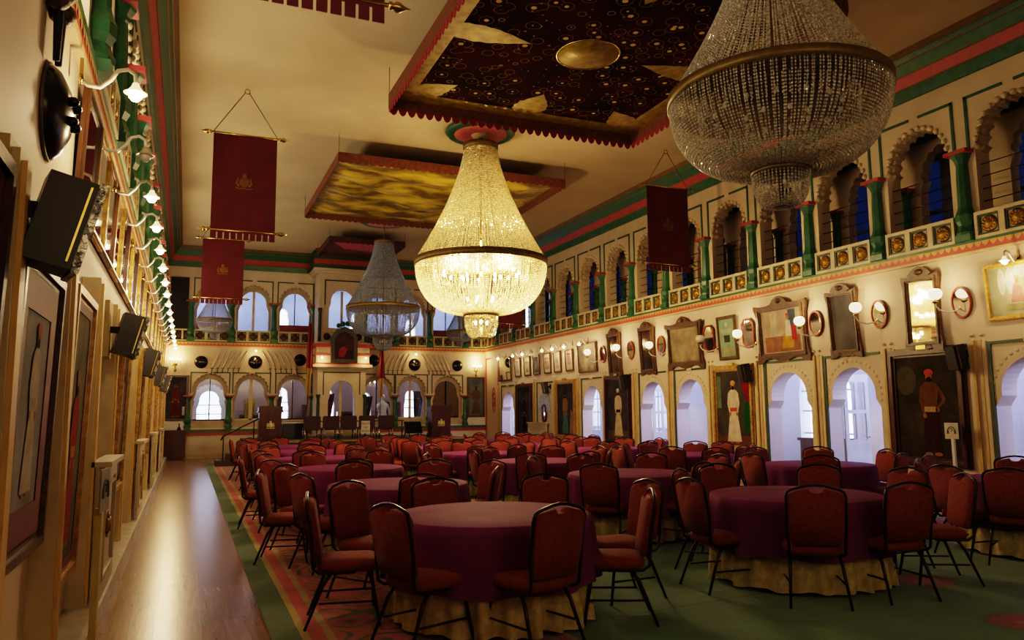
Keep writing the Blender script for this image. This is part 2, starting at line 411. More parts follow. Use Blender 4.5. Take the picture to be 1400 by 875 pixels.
# gallery floors, inner arcade and outer wall on the right; plain passage on the left
struct('floor_gallery_right', MB().box(XR+.3, YB, 3.98, 14.4, YE, 4.14), STONE)
struct('ceiling_gallery_right', MB().box(XR+.3, YB, 6.7, 14.4, YE, 6.82), PLASTER)
inn = [arch(-y, .58, 4.15, 5.40, 6.2, .50, lobes=9, la=.1, a0=186) for y in ucent]
struct('wall_right_inner', MB().plate(rect(-YE, 4.14, -YB, 6.7), inn, 0, .2), PLASTER, (12.05,0,0), RR)
struct('trim_34', MB().box(-YE,-.12,6.28,-YB,.02,6.42), GREEN_D, (12.05,0,0), RR)
ow = [rect(-y-.62, 4.35, -y+.62, 6.4) for y in ucent]
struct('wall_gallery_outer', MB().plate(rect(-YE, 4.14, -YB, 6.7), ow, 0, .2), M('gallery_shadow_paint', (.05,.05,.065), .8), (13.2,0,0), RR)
for y in ucent:
    f = MB().box(-y-.62,.05,5.30,-y+.62,.09,5.36).box(-y-.02,.05,4.35,-y+.02,.09,6.4).box(-y-.62,.05,4.35,-y+.62,.09,4.75)
    w = struct('window_%d' % n_w, MB().box(-y-.62,.08,4.35,-y+.62,.085,6.4), GLASSB, (13.2,0,0), RR); n_w += 1
    part('window_frame', f, DARK, w)
struct('floor_gallery_left', MB().box(XL-1.9, YB, 3.98, XL-.3, YE, 4.14), STONE)
struct('wall_gallery_left', MB().box(XL-2.0, YB, 4.14, XL-1.8, YE, 6.9), M('ochre_gallery_wall', (.42,.33,.10), .7, scale=2))
struct('ceiling_gallery_left', MB().box(XL-1.9, YB, 6.7, XL-.3, YE, 6.82), PLASTER)

# cornice: stepped green and red bands
def cornice(L0, L1, back=.3):
    t = MB()
    P = [(0,6.80),(.06,6.80),(.09,6.98),(.105,6.985),(.12,7.0),(.19,7.16),(.20,7.155),(.215,7.17),(.31,7.33),(.32,7.33),(.335,7.345),(.37,7.42),(.39,7.42),(.46,7.50)]
    for i, mi in enumerate((0,0,2,2,1,2,2,0,2,2,0,2,2)):
        (p0, z0), (p1, z1) = P[i], P[i+1]
        t.mat(mi).add([(L0,-p0,z0),(L1,-p0,z0),(L1,-p1,z1),(L0,-p1,z1)], [(0,1,2,3)])
    t.mat(0).box(L0,-.05,6.81,L1,back,7.49)
    return t
CM = [GREEN, RED, OCHRE]
struct('trim_24', cornice(-YE, -YB), CM, (XR,0,0), RR)
struct('trim_25', cornice(YB, YE), CM, (XL,0,0), RL)
struct('trim_26', cornice(XL, XR), CM, (0,YE,0))

# stone ledge along the foot of the left wall, skirting elsewhere
struct('baseboard_left', MB().box(XL, YB, 0, -.54, YE, .13), STONE)
struct('baseboard_end', MB().box(XL, YE-.04, 0, XR, YE, .16), CREAM)
bb = MB(); 
for k, kd in enumerate(KIND):
    if kd != 'door': bb.box(XR-.03, YB_[k+1], 0, XR, YB_[k], .14)
struct('baseboard_right', bb, CREAM)

# ------------------------------------------------------------------ gallery columns and balustrades
def col_mesh(sq=.13):
    a = MB(); a.box(-sq,-.13,0,sq,.13,.10).lathe([(.15,.10),(.155,.14),(.12,.22),(.115,.25)], 8, smooth=False)
    s = MB().lathe([(.115,.25),(.15,.32),(.155,.42),(.12,.50),(.105,.56),(.10,1.0),(.088,1.24),(.10,1.26)], 8, smooth=False)
    c = MB().lathe([(.10,1.26),(.11,1.30),(.15,1.37),(.16,1.40)], 8, smooth=False)
    ab = MB().box(-.19,-.17,1.40,.19,.16,1.46)
    return a, s, c, ab
def make_column(name, label, group, loc, rz, gm=GREEN):
    t = thing(name, label, 'column', loc, rz, group); a, s, c, ab = col_mesh()
    part('base', a, gm, t); part('shaft', s, gm, t); part('capital', c, gm, t); part('abacus', ab, RED, t, label='red abacus slab')
    return t
c0 = None; side_cols = []
for nm, x, rz in (('right', XR-.02, -PI/2), ('left', XL+.02, PI/2)):
    for k in range(14):
        lb = 'green octagonal gallery column on %s wall, %s counted from the end wall' % (nm, ORD[k])
        gp = 'green columns of the %s gallery' % nm
        if c0 is None: c0 = make_column('gallery_column', lb, gp, (x, COLY[k], 4.14), rz)
        else: dup(c0, lb, (x, COLY[k], 4.14), rz, gp)
for k in range(12):
    dup(c0, 'slim green column of the inner arcade behind right gallery, %s from the end wall' % ORD[k], (11.97, COLY[k], 4.14), -PI/2, 'inner arcade columns').scale = (.75,.75,.93)
def make_balustrade(label, group, loc, rz, w=1.30, rm=GILT):
    t = thing('balustrade', label, 'balustrade', loc, rz, group); q = w/3
    part('panel', MB().plate(rect(-w/2,0,w/2,.42), [rect(-w/2+q*i+.045,.045,-w/2+q*(i+1)-.045,.365) for i in range(3)], -.05, 0).box(-w/2,-.005,.02,w/2,.02,.4), CREAM, t)
    for i in range(3):
        cx = -w/2+q*(i+.5); o = .5*q-.05
        b = MB().plate(rect(cx-o,.05,cx+o,.36), [rect(cx-o+.028,.078,cx+o-.028,.332)], -.03, -.004); part('recess_border', b, GREEN_D, t)
        r = MB().lathe([(.125,0),(.13,.012),(.10,.03),(.06,.034),(.05,.044),(.0001,.05)], 20, (cx,-.005,.205), 'y')
        for j in range(12): a = TAU*j/12; r.ball((cx+.09*cos(a), -.033, .205+.09*sin(a)), .022, 6, 4)
        part('rosette', r, rm, t)
    return t
b0 = None
for nm, x, rz in (('right', XR-.04, -PI/2), ('left', XL+.04, PI/2)):
    for k in range(14):
        lb = 'cream balustrade panel with three round rosettes, %s on %s gallery from the end' % (ORD[k], nm)
        y = 29.44 - BAY*(k+.5)
        if b0 is None: b0 = make_balustrade(lb, 'balustrade panels', (x, y, 4.14), rz)
        else: dup(b0, lb, (x, y, 4.14), rz)
# thin rails between the gallery columns
for k in range(14):
    y = 29.44 - BAY*(k+.5); t = MB()
    for z in (4.75, 4.95, 5.15, 5.35): t.tube([(-.7,.12,z-4.14),(.7,.12,z-4.14)], .009, 5)
    solo('guard_rail', t, BLACKM, 'thin dark guard wires across the right gallery arch, %s from the end wall' % ORD[k], 'railing', (XR, y, 4.14), RR, 'gallery guard rails')
# ------------------------------------------------------------------ end wall
EC = [.76, 2.16, 3.64, 6.80, 8.14, 9.62]                 # arch centres either side of the projecting bay
ECOL = [.05, 1.40, 2.87, 4.33, 6.08, 7.48, 8.85, 10.36]
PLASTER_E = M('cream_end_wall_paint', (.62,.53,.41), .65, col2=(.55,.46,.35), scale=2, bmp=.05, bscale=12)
RECESS_SHADE = M('recess_shade', (.46,.37,.26), .7, scale=3)  # darker than the wall: shade of the cusped recess put into the colour
lo = [arch(c, .55, 1.32, 2.03, 2.80, .46) for c in EC]; hi = [arch(c, .53, 4.47, 5.32, 6.05, .45) for c in EC]
lo2 = [arch(c, .63, 1.06, 2.08, 3.0, .56, lobes=13, la=.09, a0=190) for c in EC]; hi2 = [arch(c, .61, 4.20, 5.38, 6.27, .55, lobes=13, la=.09, a0=190) for c in EC]
struct('wall_end', MB().plate(rect(XL, 0, XR, 3.96), lo2 + [rect(4.5,1,5.9,2.9)], 0, .2).mat(1).plate(rect(XL, .5, XR, 3.5), lo + [rect(4.5,1,5.9,2.9)], .2, .3), [PLASTER_E, RECESS_SHADE], (0,YE,0))
struct('wall_end_upper', MB().plate(rect(XL, 3.96, XR, 6.83), hi2 + [rect(4.5,4.4,5.9,6.3)], 0, .2).mat(1).plate(rect(XL, 4.1, XR, 6.6), hi + [rect(4.5,4.4,5.9,6.3)], .2, .3), [PLASTER_E, RECESS_SHADE], (0,YE,0))
t = MB()
for i, c in enumerate(EC):
    t.mat(1)
    for z0, z1 in ((2.27, 3.04), (5.55, 6.43)):
        for s in (-1, 1): t.box(c+s*.645-.02,-.02,z0,c+s*.645+.02,0,z1)
        t.box(c-.645,-.02,z1-.04,c-.08,0,z1).box(c+.08,-.02,z1-.04,c+.645,0,z1)
    t.mat(0).box(c-.09,-.04,3.0,c+.09,0,3.07)
struct('trim_27', t, [CREAM, GREEN_D], (0,YE,0))
t = MB().mat(0).box(XL,-.05,.93,XR,0,1.01).mat(1).box(XL,-.035,.80,XR,0,.93).mat(3)
for i in range(100):
    x = XL + (XR-XL)*(i+.5)/100
    t.add([(x-.055,-.04,.92),(x+.055,-.04,.92),(x,-.04,.84)], [(0,2,1)])
struct('trim_28', t, [GREEN, RED, CREAM, OCHRE], (0,YE,0))
struct('trim_29', dado(XL, XR), DM, (0,YE,0))
# windows of the end wall
REDPANEL = M('red_window_panel', (.20,.025,.035), .5, scale=3)
def window(cx, w, z0, zt, y, thick):
    global n_w
    g = MB().plate(arch(cx, w, z0, z0+.4*(zt-z0), zt+.03, .86*w), [], .28, .286)
    o = struct('window_%d' % n_w, g, GLASS, (0,y,0)); n_w += 1
    f = MB().box(cx-thick/2,.24,z0,cx+thick/2,.3,zt).box(cx-w,.24,z0-.02,cx+w,.3,z0+.05)
    part('window_frame', f, CREAM if thick > .06 else DARK, o); return o
for i, c in enumerate(EC):
    window(c, .55, 1.32, 2.79, YE, (.03,.11,.03,.03,.1,.05)[i])
    o = window(c, .53, 4.47, 6.04, YE, (.03,.09,.03,.03,.08,.03)[i])
    if i in (0, 2, 5): part('lower_panel', MB().box(c-.53,.22,4.45,c+.53,.27,4.84), REDPANEL, o, label='dark red lower window panel')
part('lower_panel', MB().plate(arch(EC[5], .55, 1.33, 2.0, 2.79, .46), [], .24, .27), WOODC, bpy.data.objects['window_%d' % (n_w-2)], label='closed brown wooden shutter')
for k, x in enumerate(ECOL):
    a = dup(c0, 'green column of the upper end-wall arcade, %s from the left' % ORD[k], (x, YE-.01, 4.14), 0, 'upper end wall columns')
    a = dup(c0, 'green column of the lower end-wall windows, %s from the left' % ORD[k], (x, YE-.01, 1.0), 0, 'lower end wall columns'); a.scale = (.85,.7,.83)
BROWNR = M('brown_rosette', (.10,.055,.03), .5, scale=20, bmp=.3)
be = None
for k, c in enumerate([-.35] + EC + [10.85]):
    lb = 'balustrade panel with three brown rosettes on the end wall, %s from the left' % ORD[k]
    if be is None: be = make_balustrade(lb, 'end wall balustrades', (c, YE-.03, 4.14), 0, 1.22, BROWNR)
    else: dup(be, lb, (c, YE-.03, 4.14), 0)
bpy.data.objects[be.name].scale = (.62,1,1)
# projecting bay in the middle of the end wall
BY = 28.2; bf = MB()
bf.plate(rect(4.33,0,6.08,6.83), [arch(5.21,.49,1.36,2.0,2.72,.42), arch(5.18,.49,4.62,5.35,6.06,.42)], 0, .16)
bf.box(4.33,.16,0,4.49,1.1,6.83).box(5.92,.16,0,6.08,1.1,6.83)
bo = struct('wall_bay', bf, PLASTER_E, (0,BY,0))
t = MB().mat(1)
for z0, z1 in ((2.2,3.04),(5.5,6.43)):
    for s in (-1,1): t.box(5.2+s*.66-.018,-.02,z0,5.2+s*.66+.018,0,z1)
    t.box(4.52,-.02,z1-.04,5.88,0,z1)
for x in (4.36, 6.05):
    for z in (1.0, 4.14): t.lathe([(.07,z),(.06,z+.2),(.055,z+1.05),(.08,z+1.16),(.085,z+1.22)], 8, (x,-.03,0))
t.mat(2).box(4.2,-.1,6.66,6.2,1.1,6.74).box(4.1,-.2,6.74,6.3,1.1,6.83)
t.mat(2).box(4.25,-.10,3.14,6.15,1.1,3.20).box(4.12,-.22,3.20,6.28,1.1,3.30).mat(3).box(4.2,-.16,3.30,6.2,1.1,3.36)
t.mat(2).box(4.24,-.20,3.36,6.16,1.1,3.62).mat(3).box(4.2,-.24,3.62,6.2,1.1,3.68).mat(2).box(4.24,-.2,3.68,6.16,1.1,3.92).mat(3).box(4.16,-.28,3.92,6.24,1.1,4.05).mat(2).box(4.22,-.2,4.05,6.18,1.1,4.10)
t.mat(0).box(4.36,-.05,4.14,6.04,0,4.5)
for i in range(4): t.mat(4).lathe([(.13,0),(.0001,.02)], 16, (4.62+.385*i,-.06,4.32), 'y')
struct('trim_30', t, [CREAM, GREEN_D, PLASTER_E, PINK, BROWNR], (0,BY,0))
for z0, zt in ((1.36,2.71),(4.62,6.05)): window(5.2, .49, z0, zt, BY, .09)
struct('trim_31', cornice(4.1, 6.3, 1.0), [GREEN_D, RED, OCHRE], (0,BY,0))

# rooms seen through the end windows
PINKW = M('dusty_pink_wall', (.30,.21,.17), .7, scale=1.5); BLUEW = M('cool_white_wall', (.60,.62,.68), .7, scale=1.5)
struct('floor_end_room', MB().box(XL, YE+.3, 3.96, XR+.3, YE+3.4, 4.14), STONE)
struct('ceiling_end_room', MB().box(XL, YE+.3, 6.9, XR+.3, YE+3.4, 7.0), BLUEW)
YO = YE+3.2
struct('wall_end_room', MB().plate(rect(XL, 0, XR+.3, 3.96), [arch(.83,.45,1.0,1.75,2.45,.36), arch(3.55,.3,1.1,1.8,2.6,.25), arch(9.0,.3,1.2,1.8,2.5,.25), arch(7.0,.25,1.2,1.8,2.4,.2), arch(5.3,.4,1.4,1.9,2.6,.33)], 0, .3), PINKW, (0,YO,0))
struct('wall_end_room_upper', MB().plate(rect(XL, 4.1, XR+.3, 6.9), [arch(3.53,.24,4.9,5.4,5.85,.2), arch(8.95,.24,4.5,5.1,5.6,.2), arch(6.6,.3,4.6,5.3,5.8,.25)], 0, .3), BLUEW, (0,YO,0))
t = MB().box(XL,0,0,XL+.1,3.2,6.9).box(XR+.2,0,0,XR+.3,3.2,6.9)
struct('wall_end_room_side', t, BLUEW, (0,YE+.3,0))
n = 0
for (x, z0, z1, w) in ((.83,1.0,2.45,.45),(3.55,1.1,2.6,.3),(9.0,1.2,2.5,.3)):
    f = MB().box(x-.02,.1,z0,x+.02,.15,z1)
    for z in (z0+.1, z0+.55, z0+.9): f.box(x-w,.1,z-.02,x+w,.15,z+.02)
    o = struct('window_%d' % n_w, MB().box(x-w,.12,z0,x+w,.125,z1), GLASS, (0,YO,0)); n_w += 1
    part('window_frame', f, PALEBLUE, o)
# furnishings of the end room
struct('trim_35', MB().plate(arch(.83,.62,.9,1.75,2.72,.55,lobes=11,la=.08), [arch(.83,.46,.95,1.75,2.46,.37)], -.08, 0), WHITE, (0,YO,0))
for i, (x, w, h) in enumerate(((2.35,.8,1.5),(4.6,.5,1.9),(6.2,.9,1.6),(8.1,.6,2.0))):
    t = thing('display_cabinet', 'dark display cabinet in the room behind the end windows, %s from the left' % ORD[i], 'cabinet', (x,YO-.35,0), 0, 'cabinets behind the windows')
    part('carcass', MB().plate(rect(-w/2,0,w/2,h), [rect(-w/2+.06,.5,w/2-.06,h-.08)], -.2, .2).box(-w/2,.15,0,w/2,.2,h).box(-w/2,-.19,.9,w/2,.18,.93), WOODD, t)
    part('door', MB().box(-w/2+.06,-.19,.5,w/2-.06,-.185,h-.08), GLASS, t)
for i, (x, z, h, col) in enumerate(((2.1,0,2.1,(.55,.45,.10)),(3.05,0,2.2,(.05,.05,.14)),(5.0,0,2.3,(.20,.03,.12)),(6.5,0,2.2,(.10,.08,.12)),(8.6,0,2.4,(.06,.06,.16)))):
    vs = []; fs = []
    for j in range(25):
        u = j/24
        for k in range(6): f = k/5; wd = .26*(.35+.65*abs(f-.35)**.7); vs.append((x+(u-.5)*2*wd+.1*f, YE+1.0+.05*sin(u*30), z+.5+(h-.5)*f))
    for j in range(24):
        for k in range(5): fs.append((j*6+k, (j+1)*6+k, (j+1)*6+k+1, j*6+k+1))
    solo('tied_curtain', MB().add(vs, fs, True), M('curtain_cloth', col, .7, scale=4, sheen=.3), 'tied-back curtain glimpsed behind the lower end windows, %s from the left' % ORD[i], 'curtain', group='curtains behind the end windows')
# a white marble figure and blue vases glimpsed through the lower windows
s = MB().lathe([(.22,0),(.22,.1),(.18,.12),(.18,1.1),(.24,1.14),(.24,1.22)], 12)
st = thing('marble_statue', 'white marble statue on a pedestal behind the window right of the bay', 'statue', (7.25, YE+1.1, 0)); part('pedestal', s, STONE, st)
part('figure', MB().lathe([(.17,1.22),(.2,1.35),(.15,1.6),(.19,1.78),(.20,1.9),(.07,1.99),(.06,2.03),(.095,2.1),(.10,2.18),(.06,2.26),(.001,2.28)], 14).tube([(-.18,0,1.88),(-.26,-.05,1.65),(-.1,-.17,1.55)], [.05,.045,.035], 7).tube([(.18,0,1.88),(.27,0,1.62),(.24,-.1,1.42)], [.05,.045,.035], 7), WHITE, st)

# shields and swords on the end wall
SHIELD = M('dark_lacquered_hide', (.012,.010,.009), .22, scale=5, bmp=.05)
def make_shield(label, loc, r=.235, boss=True, rz=0):
    t = thing('shield', label, 'shield', loc, rz, 'wall shields')
    part('shield_disc', MB().lathe([(r,0),(r,.015),(r*.85,.05),(r*.5,.085),(.0001,.10)], 28, (0,0,0), 'y'), SHIELD, t)
    part('rim', MB().tube([(r*cos(TAU*i/28), -.008, r*sin(TAU*i/28)) for i in range(28)], .008, 6, closed=True), DULLBRASS, t)
    if boss:
        for i in range(4):
            a = PI/4 + PI/2*i; part('boss', MB().ball((r*.3*cos(a), -.10, r*.3*sin(a)), r*.11, 8, 6), BRASS if rz == 0 else BLACKM, t, label='small round boss')
    return t
for x, z, b, lb in ((.43,3.39,0,'plain black round shield at the far left of the end wall'),(2.26,3.42,1,'black round shield with four brass bosses between the left sword fans'),(3.85,3.52,0,'plain black round shield left of the projecting bay, by the flag'),(6.62,3.55,0,'black round shield just right of the projecting bay'),(8.26,3.42,1,'black round shield with four brass bosses between the right sword fans'),(10.04,3.40,0,'plain black round shield at the right of the end wall')):
    make_shield(lb, (x, YE, z), .24 if b else .22, b)
STEEL = M('sabre_steel', (.50,.45,.36), .4, .3, col2=(.36,.31,.24), scale=8)
def make_sword(label, x, lean, group):
    t = thing('sword', label, 'sword', (x, YE-.03, 3.12), 0, group)
    bl = [(lean*(.30*(q/10)**1.0 + .10*(q/10)**2), 0, .06+.66*q/10) for q in range(11)]
    b = MB().tube(bl, [.030,.038,.042,.044,.045,.045,.043,.039,.033,.024,.008], 6)
    b.v = [(v[0], v[1]*.5, v[2]) for v in b.v]; part('blade', b, STEEL, t)
    h = MB().tube([(-lean*.02,0,-.08),(0,0,.05)], .016, 6).tube([(-.06,0,.05),(.06,0,.06)], .011, 6).ball((-lean*.02,0,-.09), .026, 7, 5); part('hilt', h, DULLBRASS, t)
for gi, (xs, ln, nm) in enumerate((([.80+.18*i for i in range(6)], 1, 'left of the first bossed shield'),([2.78+.19*i for i in range(6)], -1, 'right of the first bossed shield'),([7.0+.19*i for i in range(5)], 1, 'left of the second bossed shield'),([8.83+.17*i for i in range(6)], -1, 'right of the second bossed shield'))):
    for i, x in enumerate(xs): make_sword('curved sabre in the fan %s, %s from the left' % (nm, ORD[i]), x, ln*.75, 'sabre fans')
# candle sconces
for x, z, s in ((-.41,3.36,'left'),(10.84,3.28,'right')):
    t = thing('candle_sconce', 'lit brass candle sconce at the %s end of the end wall' % s, 'wall lamp', (x, YE, z), 0, 'end wall sconces')
    part('backplate', MB().lathe([(.07,0),(.06,.02),(.02,.03)], 12, (0,0,-.05), 'y').lathe([(.02,-.32),(.05,-.25),(.012,-.2),(.03,-.1),(.001,-.02)], 8, (0,-.03,0)), BRASS, t)
    for i in range(5):
        dx = (i-2)*.085; yy = -.20+.025*abs(i-2)
        part('arm', MB().tube([(0,-.03,-.06),(dx*.5,yy*.6,-.12),(dx,yy,-.07),(dx,yy,.02)], .008, 5).lathe([(.03,.02),(.035,.03),(.012,.032),(.012,.09)], 8, (dx,yy,0)), BRASS, t)
        part('candle_bulb', MB().ball((dx,yy,.12), .026, 7, 5, 1.5), BULBE, t)
# portraits at the two ends of the end wall, and the small lamps on the moulding
for x, s in ((2.25,'over the left bossed shield'),(8.25,'over the right bossed shield'),(4.42,'at the left corner of the bay'),(6.0,'at the right corner of the bay')):
    y = YE if abs(x-5.2) > 1 else BY; z = 3.84 if y == YE else 3.56
    t = thing('picture_lamp', 'small lit bulb on a short arm %s' % s, 'lamp', (x, y-.12 if y == YE else y-.24, z), 0, 'end wall bulbs')
    part('arm', MB().tube([(0,0,.02),(0,-.08,.03),(0,-.13,0)], .008, 5), BRASS, t); part('bulb', MB().ball((0,-.14,-.03), .035, 8, 6), BULBE, t)
# dark loft panel high at the left
solo('dark_panel', MB().box(-.3,-.02,0,.3,0,2.2).box(-.33,-.03,-.03,.33,-.02,0), DARK, 'tall near-black panel high at the left end of the end wall', 'panel', (-.36, YE-.05, 4.2))
# framed niche picture on the bay balcony
t = thing('framed_picture', 'pointed grey-framed picture of a red canopied throne on the bay balcony', 'picture', (5.2, BY-.32, 3.34), 0)
o_ = [(-.48,0),(.48,0),(.48,.95),(.3,1.2),(0,1.33),(-.3,1.2),(-.48,.95)]; i_ = [(-.34,.14),(.34,.14),(.34,.9),(.2,1.06),(0,1.15),(-.2,1.06),(-.34,.9)]
part('frame', MB().plate(o_, [i_], -.1, 0), M('grey_carved_frame', (.16,.14,.12), .4, col2=(.08,.07,.06), scale=30, bmp=.4), t)
part('canvas', MB().plate(i_, [], -.03, -.005), M('dark_red_scene', (.12,.018,.02), .5, col2=(.02,.008,.01), scale=4), t)
part('red_drapery', MB().add([(-.2,-.035,.25),(0,-.035,.2),(.12,-.035,.5),(-.02,-.035,.62),(-.17,-.035,.5)], [(0,1,2,3,4)]), M('crimson', (.45,.05,.06), .5), t)
solo('garland', MB().merge(MB().ball((-.25,0,.05),.09,7,5)).ball((-.1,-.03,.11),.1,7,5).ball((.08,0,.13),.1,7,5).ball((.24,.0,.1),.11,7,5), M('leaf_green', (.02,.16,.05), .5, scale=30, bmp=.5), 'green leafy garland lying above the pointed niche picture', 'garland', (5.25, BY-.3, 4.66))
# ------------------------------------------------------------------ banquet chairs
FAB = M('orange_red_velvet', (.225,.046,.034), .8, col2=(.17,.032,.027), scale=40, spec=.2, sheen=.06, bmp=.12, bscale=160)
FRAME = M('bronze_tube', (.035,.022,.015), .28, .7, scale=6)
def shrink(L, f, cx=0, cz=.70): return [((x-cx)*f[0]+cx, (z-cz)*f[1]+cz) for x, z in L]
def pillow(outline, layers, cz, tilt):
    """stack of outlines (scale, y) closed at both ends"""
    mb = MB(); n = len(outline); vs = []; fs = []
    for (sx, sz, y) in layers:
        for (x, z) in shrink(outline, (sx, sz), 0, cz): vs.append((x, y + tilt(z), z))
    for i in range(len(layers)-1):
        for j in range(n):
            j2 = (j+1) % n; fs.append((i*n+j, i*n+j2, (i+1)*n+j2, (i+1)*n+j))
    fs.append(tuple(range(n-1,-1,-1))); fs.append(tuple((len(layers)-1)*n+j for j in range(n)))
    return mb.add(vs, fs, True)
def chair_parts():
    tilt = lambda z: -.215 - (z-.47)*.17
    O = [(-.165,.475),(.165,.475),(.19,.50),(.205,.60),(.214,.76),(.214,.845),(.200,.875),(.17,.893),(.06,.917),(.052,.900),(.03,.886),(0,.882),(-.03,.886),(-.052,.900),(-.06,.917),(-.17,.893),(-.200,.875),(-.214,.845),(-.214,.76),(-.205,.60),(-.19,.50)]
    back = pillow(O, [(.97,.98,-.030),(1,1,-.020),(1,1,.012),(.96,.98,.034),(.86,.92,.044)], .70, tilt)
    S = []
    for i in range(28):
        a = TAU*i/28; c, s = cos(a), sin(a)
        S.append((.22*math.copysign(abs(c)**.45, c), .225*math.copysign(abs(s)**.45, s)))
    vs = []; fs = []; n = 28
    for (f, z) in ((.9,.385),(1,.40),(1.02,.43),(.99,.455),(.90,.470),(.6,.480),(.2,.484)):
        vs += [(x*f, y*f+.01, z) for x, y in S]
    for i in range(6):
        for j in range(n): j2 = (j+1)%n; fs.append((i*n+j, i*n+j2, (i+1)*n+j2, (i+1)*n+j))
    fs.append(tuple(range(n-1,-1,-1))); fs.append(tuple(6*n+j for j in range(n)))
    seat = MB().add(vs, fs, True)
    fr = MB(); L = [(.205,.06,.385),(.207,-.12,.385),(.208,-.19,.388),(.209,-.235,.42),(.212,tilt(.52)-.02,.50)] + [(.222, tilt(z)-.008, z) for z in (.62,.76,.855)] + [(.212,tilt(.89),.888),(.180,tilt(.91),.908),(.07,tilt(.945),.938),(0,tilt(.95),.945)]
    path = L + [(-x,y,z) for x,y,z in L[-2::-1]]
    fr.tube(path, .0115, 7).tube([(-.2,.06,.385),(.2,.06,.385)], .011, 6)
    legs = []
    for sx, y0, y1 in ((1,.16,.245),(-1,.16,.245),(1,-.10,-.285),(-1,-.10,-.285)):
        legs.append(MB().tube([(sx*.185,y0,.392),(sx*.196,y0+(y1-y0)*.35,.30),(sx*.225,y1,.0)], [.0135,.0135,.0105], 7))
    st = [MB().tube([(s*.205,.205,.175),(s*.205,-.19,.175)], .008, 6) for s in (1,-1)]
    return seat, back, fr, legs, st
def make_chair():
    t = thing('banquet_chair', '', 'chair', (0,0,.012)); s, b, f, L, st = chair_parts()
    part('seat', s, FAB, t); part('backrest', b, FAB, t); part('back_frame', f, FRAME, t)
    for l in L: part('leg', l, FRAME, t)
    for q in st: part('stretcher', q, FRAME, t)
    return t
# ------------------------------------------------------------------ tables and their cloths
SATIN = M('plum_satin_cloth', (.20,.046,.16), .7, col2=(.155,.033,.125), scale=3, bmp=.05, bscale=7, spec=.06)
UNDER = M('mustard_damask_skirt', (.60,.52,.26), .6, col2=(.40,.33,.15), scale=16, bmp=.15)
def cloth(r, z1, z0, amp, k, seed, top=True, n=180):
    q = random.Random(seed); ph = [q.uniform(0,TAU) for _ in range(4)]; vs = []; fs = []
    rings = [(0.02,z1,0),(r*.5,z1+.0015,0),(r*.97,z1,0),(r*.995,z1-.006,.02)] if top else [(r*.9,z1,.2)]
    for i in range(1, 9): t = i/8; rings.append((r+.010+.03*t, z1-.012-(z1-z0-.012)*t, .15+.85*t))
    for (rr, z, a) in rings:
        for j in range(n):
            th = TAU*j/n
            w = (sin(k*th+ph[0]+.8*sin(3*th+ph[1])) + .5*sin((k*.6//1)*th+ph[2])) * (.8+.4*sin(2*th+ph[3]))
            q_ = rr + amp*a*w; zz = z + (.012*a*sin((k//2)*th+ph[1]) if z < z1-.3 else 0)
            vs.append((q_*cos(th), q_*sin(th), zz))
    for i in range(len(rings)-1):
        for j in range(n): j2 = (j+1)%n; fs.append(((i+1)*n+j, (i+1)*n+j2, i*n+j2, i*n+j))
    if top: fs.append(tuple(range(n)))
    return MB().add(vs, fs, True)
CL = [cloth(.765,.762,.30,.026,17,s).mesh('tablecloth', SATIN) for s in (1,2,3)]
SK = [cloth(.715,.70,.035,.045,24,s,False).mesh('table_skirt', UNDER) for s in (4,5)]
TABLES = {1:(2.2,5.62),2:(5.2,5.6),3:(8.45,5.5),4:(8.28,8.45),5:(5.15,8.4),6:(2.2,8.42),7:(2.2,11.2),8:(5.2,11.15),11:(8.2,11.35),9:(2.2,13.9),10:(5.2,13.9),14:(8.2,14.1),12:(2.2,16.6),15:(5.2,16.65),13:(8.2,16.9),17:(2.2,19.3),16:(5.2,19.4),18:(8.2,19.6)}
TNAME = {}
for nm, ks in (('left-row',(1,6,7,9,12,17)),('middle-row',(2,5,8,10,15,16)),('right-row',(3,4,11,14,13,18))):
    for i, k in enumerate(ks): TNAME[k] = '%s %s' % (['front','second','third','fourth','fifth','last'][i], nm)
tb0 = None
for k, (x, y) in TABLES.items():
    lb = 'round folding table hidden under cloths, %s table' % TNAME[k]
    if tb0 is None:
        tb0 = thing('round_table', lb, 'table', (x,y,.012), 0, 'round banquet tables')
        part('tabletop', MB().lathe([(.74,.715),(.75,.72),(.75,.74),(.74,.745)], 40), WOODD, tb0)
        for s in (0,1,2,3): a = PI/2*s+.6; part('leg', MB().tube([(.5*cos(a),.5*sin(a),.715),(.52*cos(a),.52*sin(a),0)], .018, 7), FRAME, tb0)
    else: dup(tb0, lb, (x,y,.012), rnd.uniform(0,3))
    rz = rnd.uniform(0,TAU)
    tag(link('tablecloth', CL[k%3], None, (x,y,.012), (0,0,rz)), 'plum satin overcloth on the %s round table' % TNAME[k], 'tablecloth', 'plum overcloths')
    tag(link('table_skirt', SK[k%2], None, (x,y,.012), (0,0,rz*2)), 'mustard patterned floor-length skirt under the plum cloth, %s table' % TNAME[k], 'tablecloth', 'mustard under-cloths')
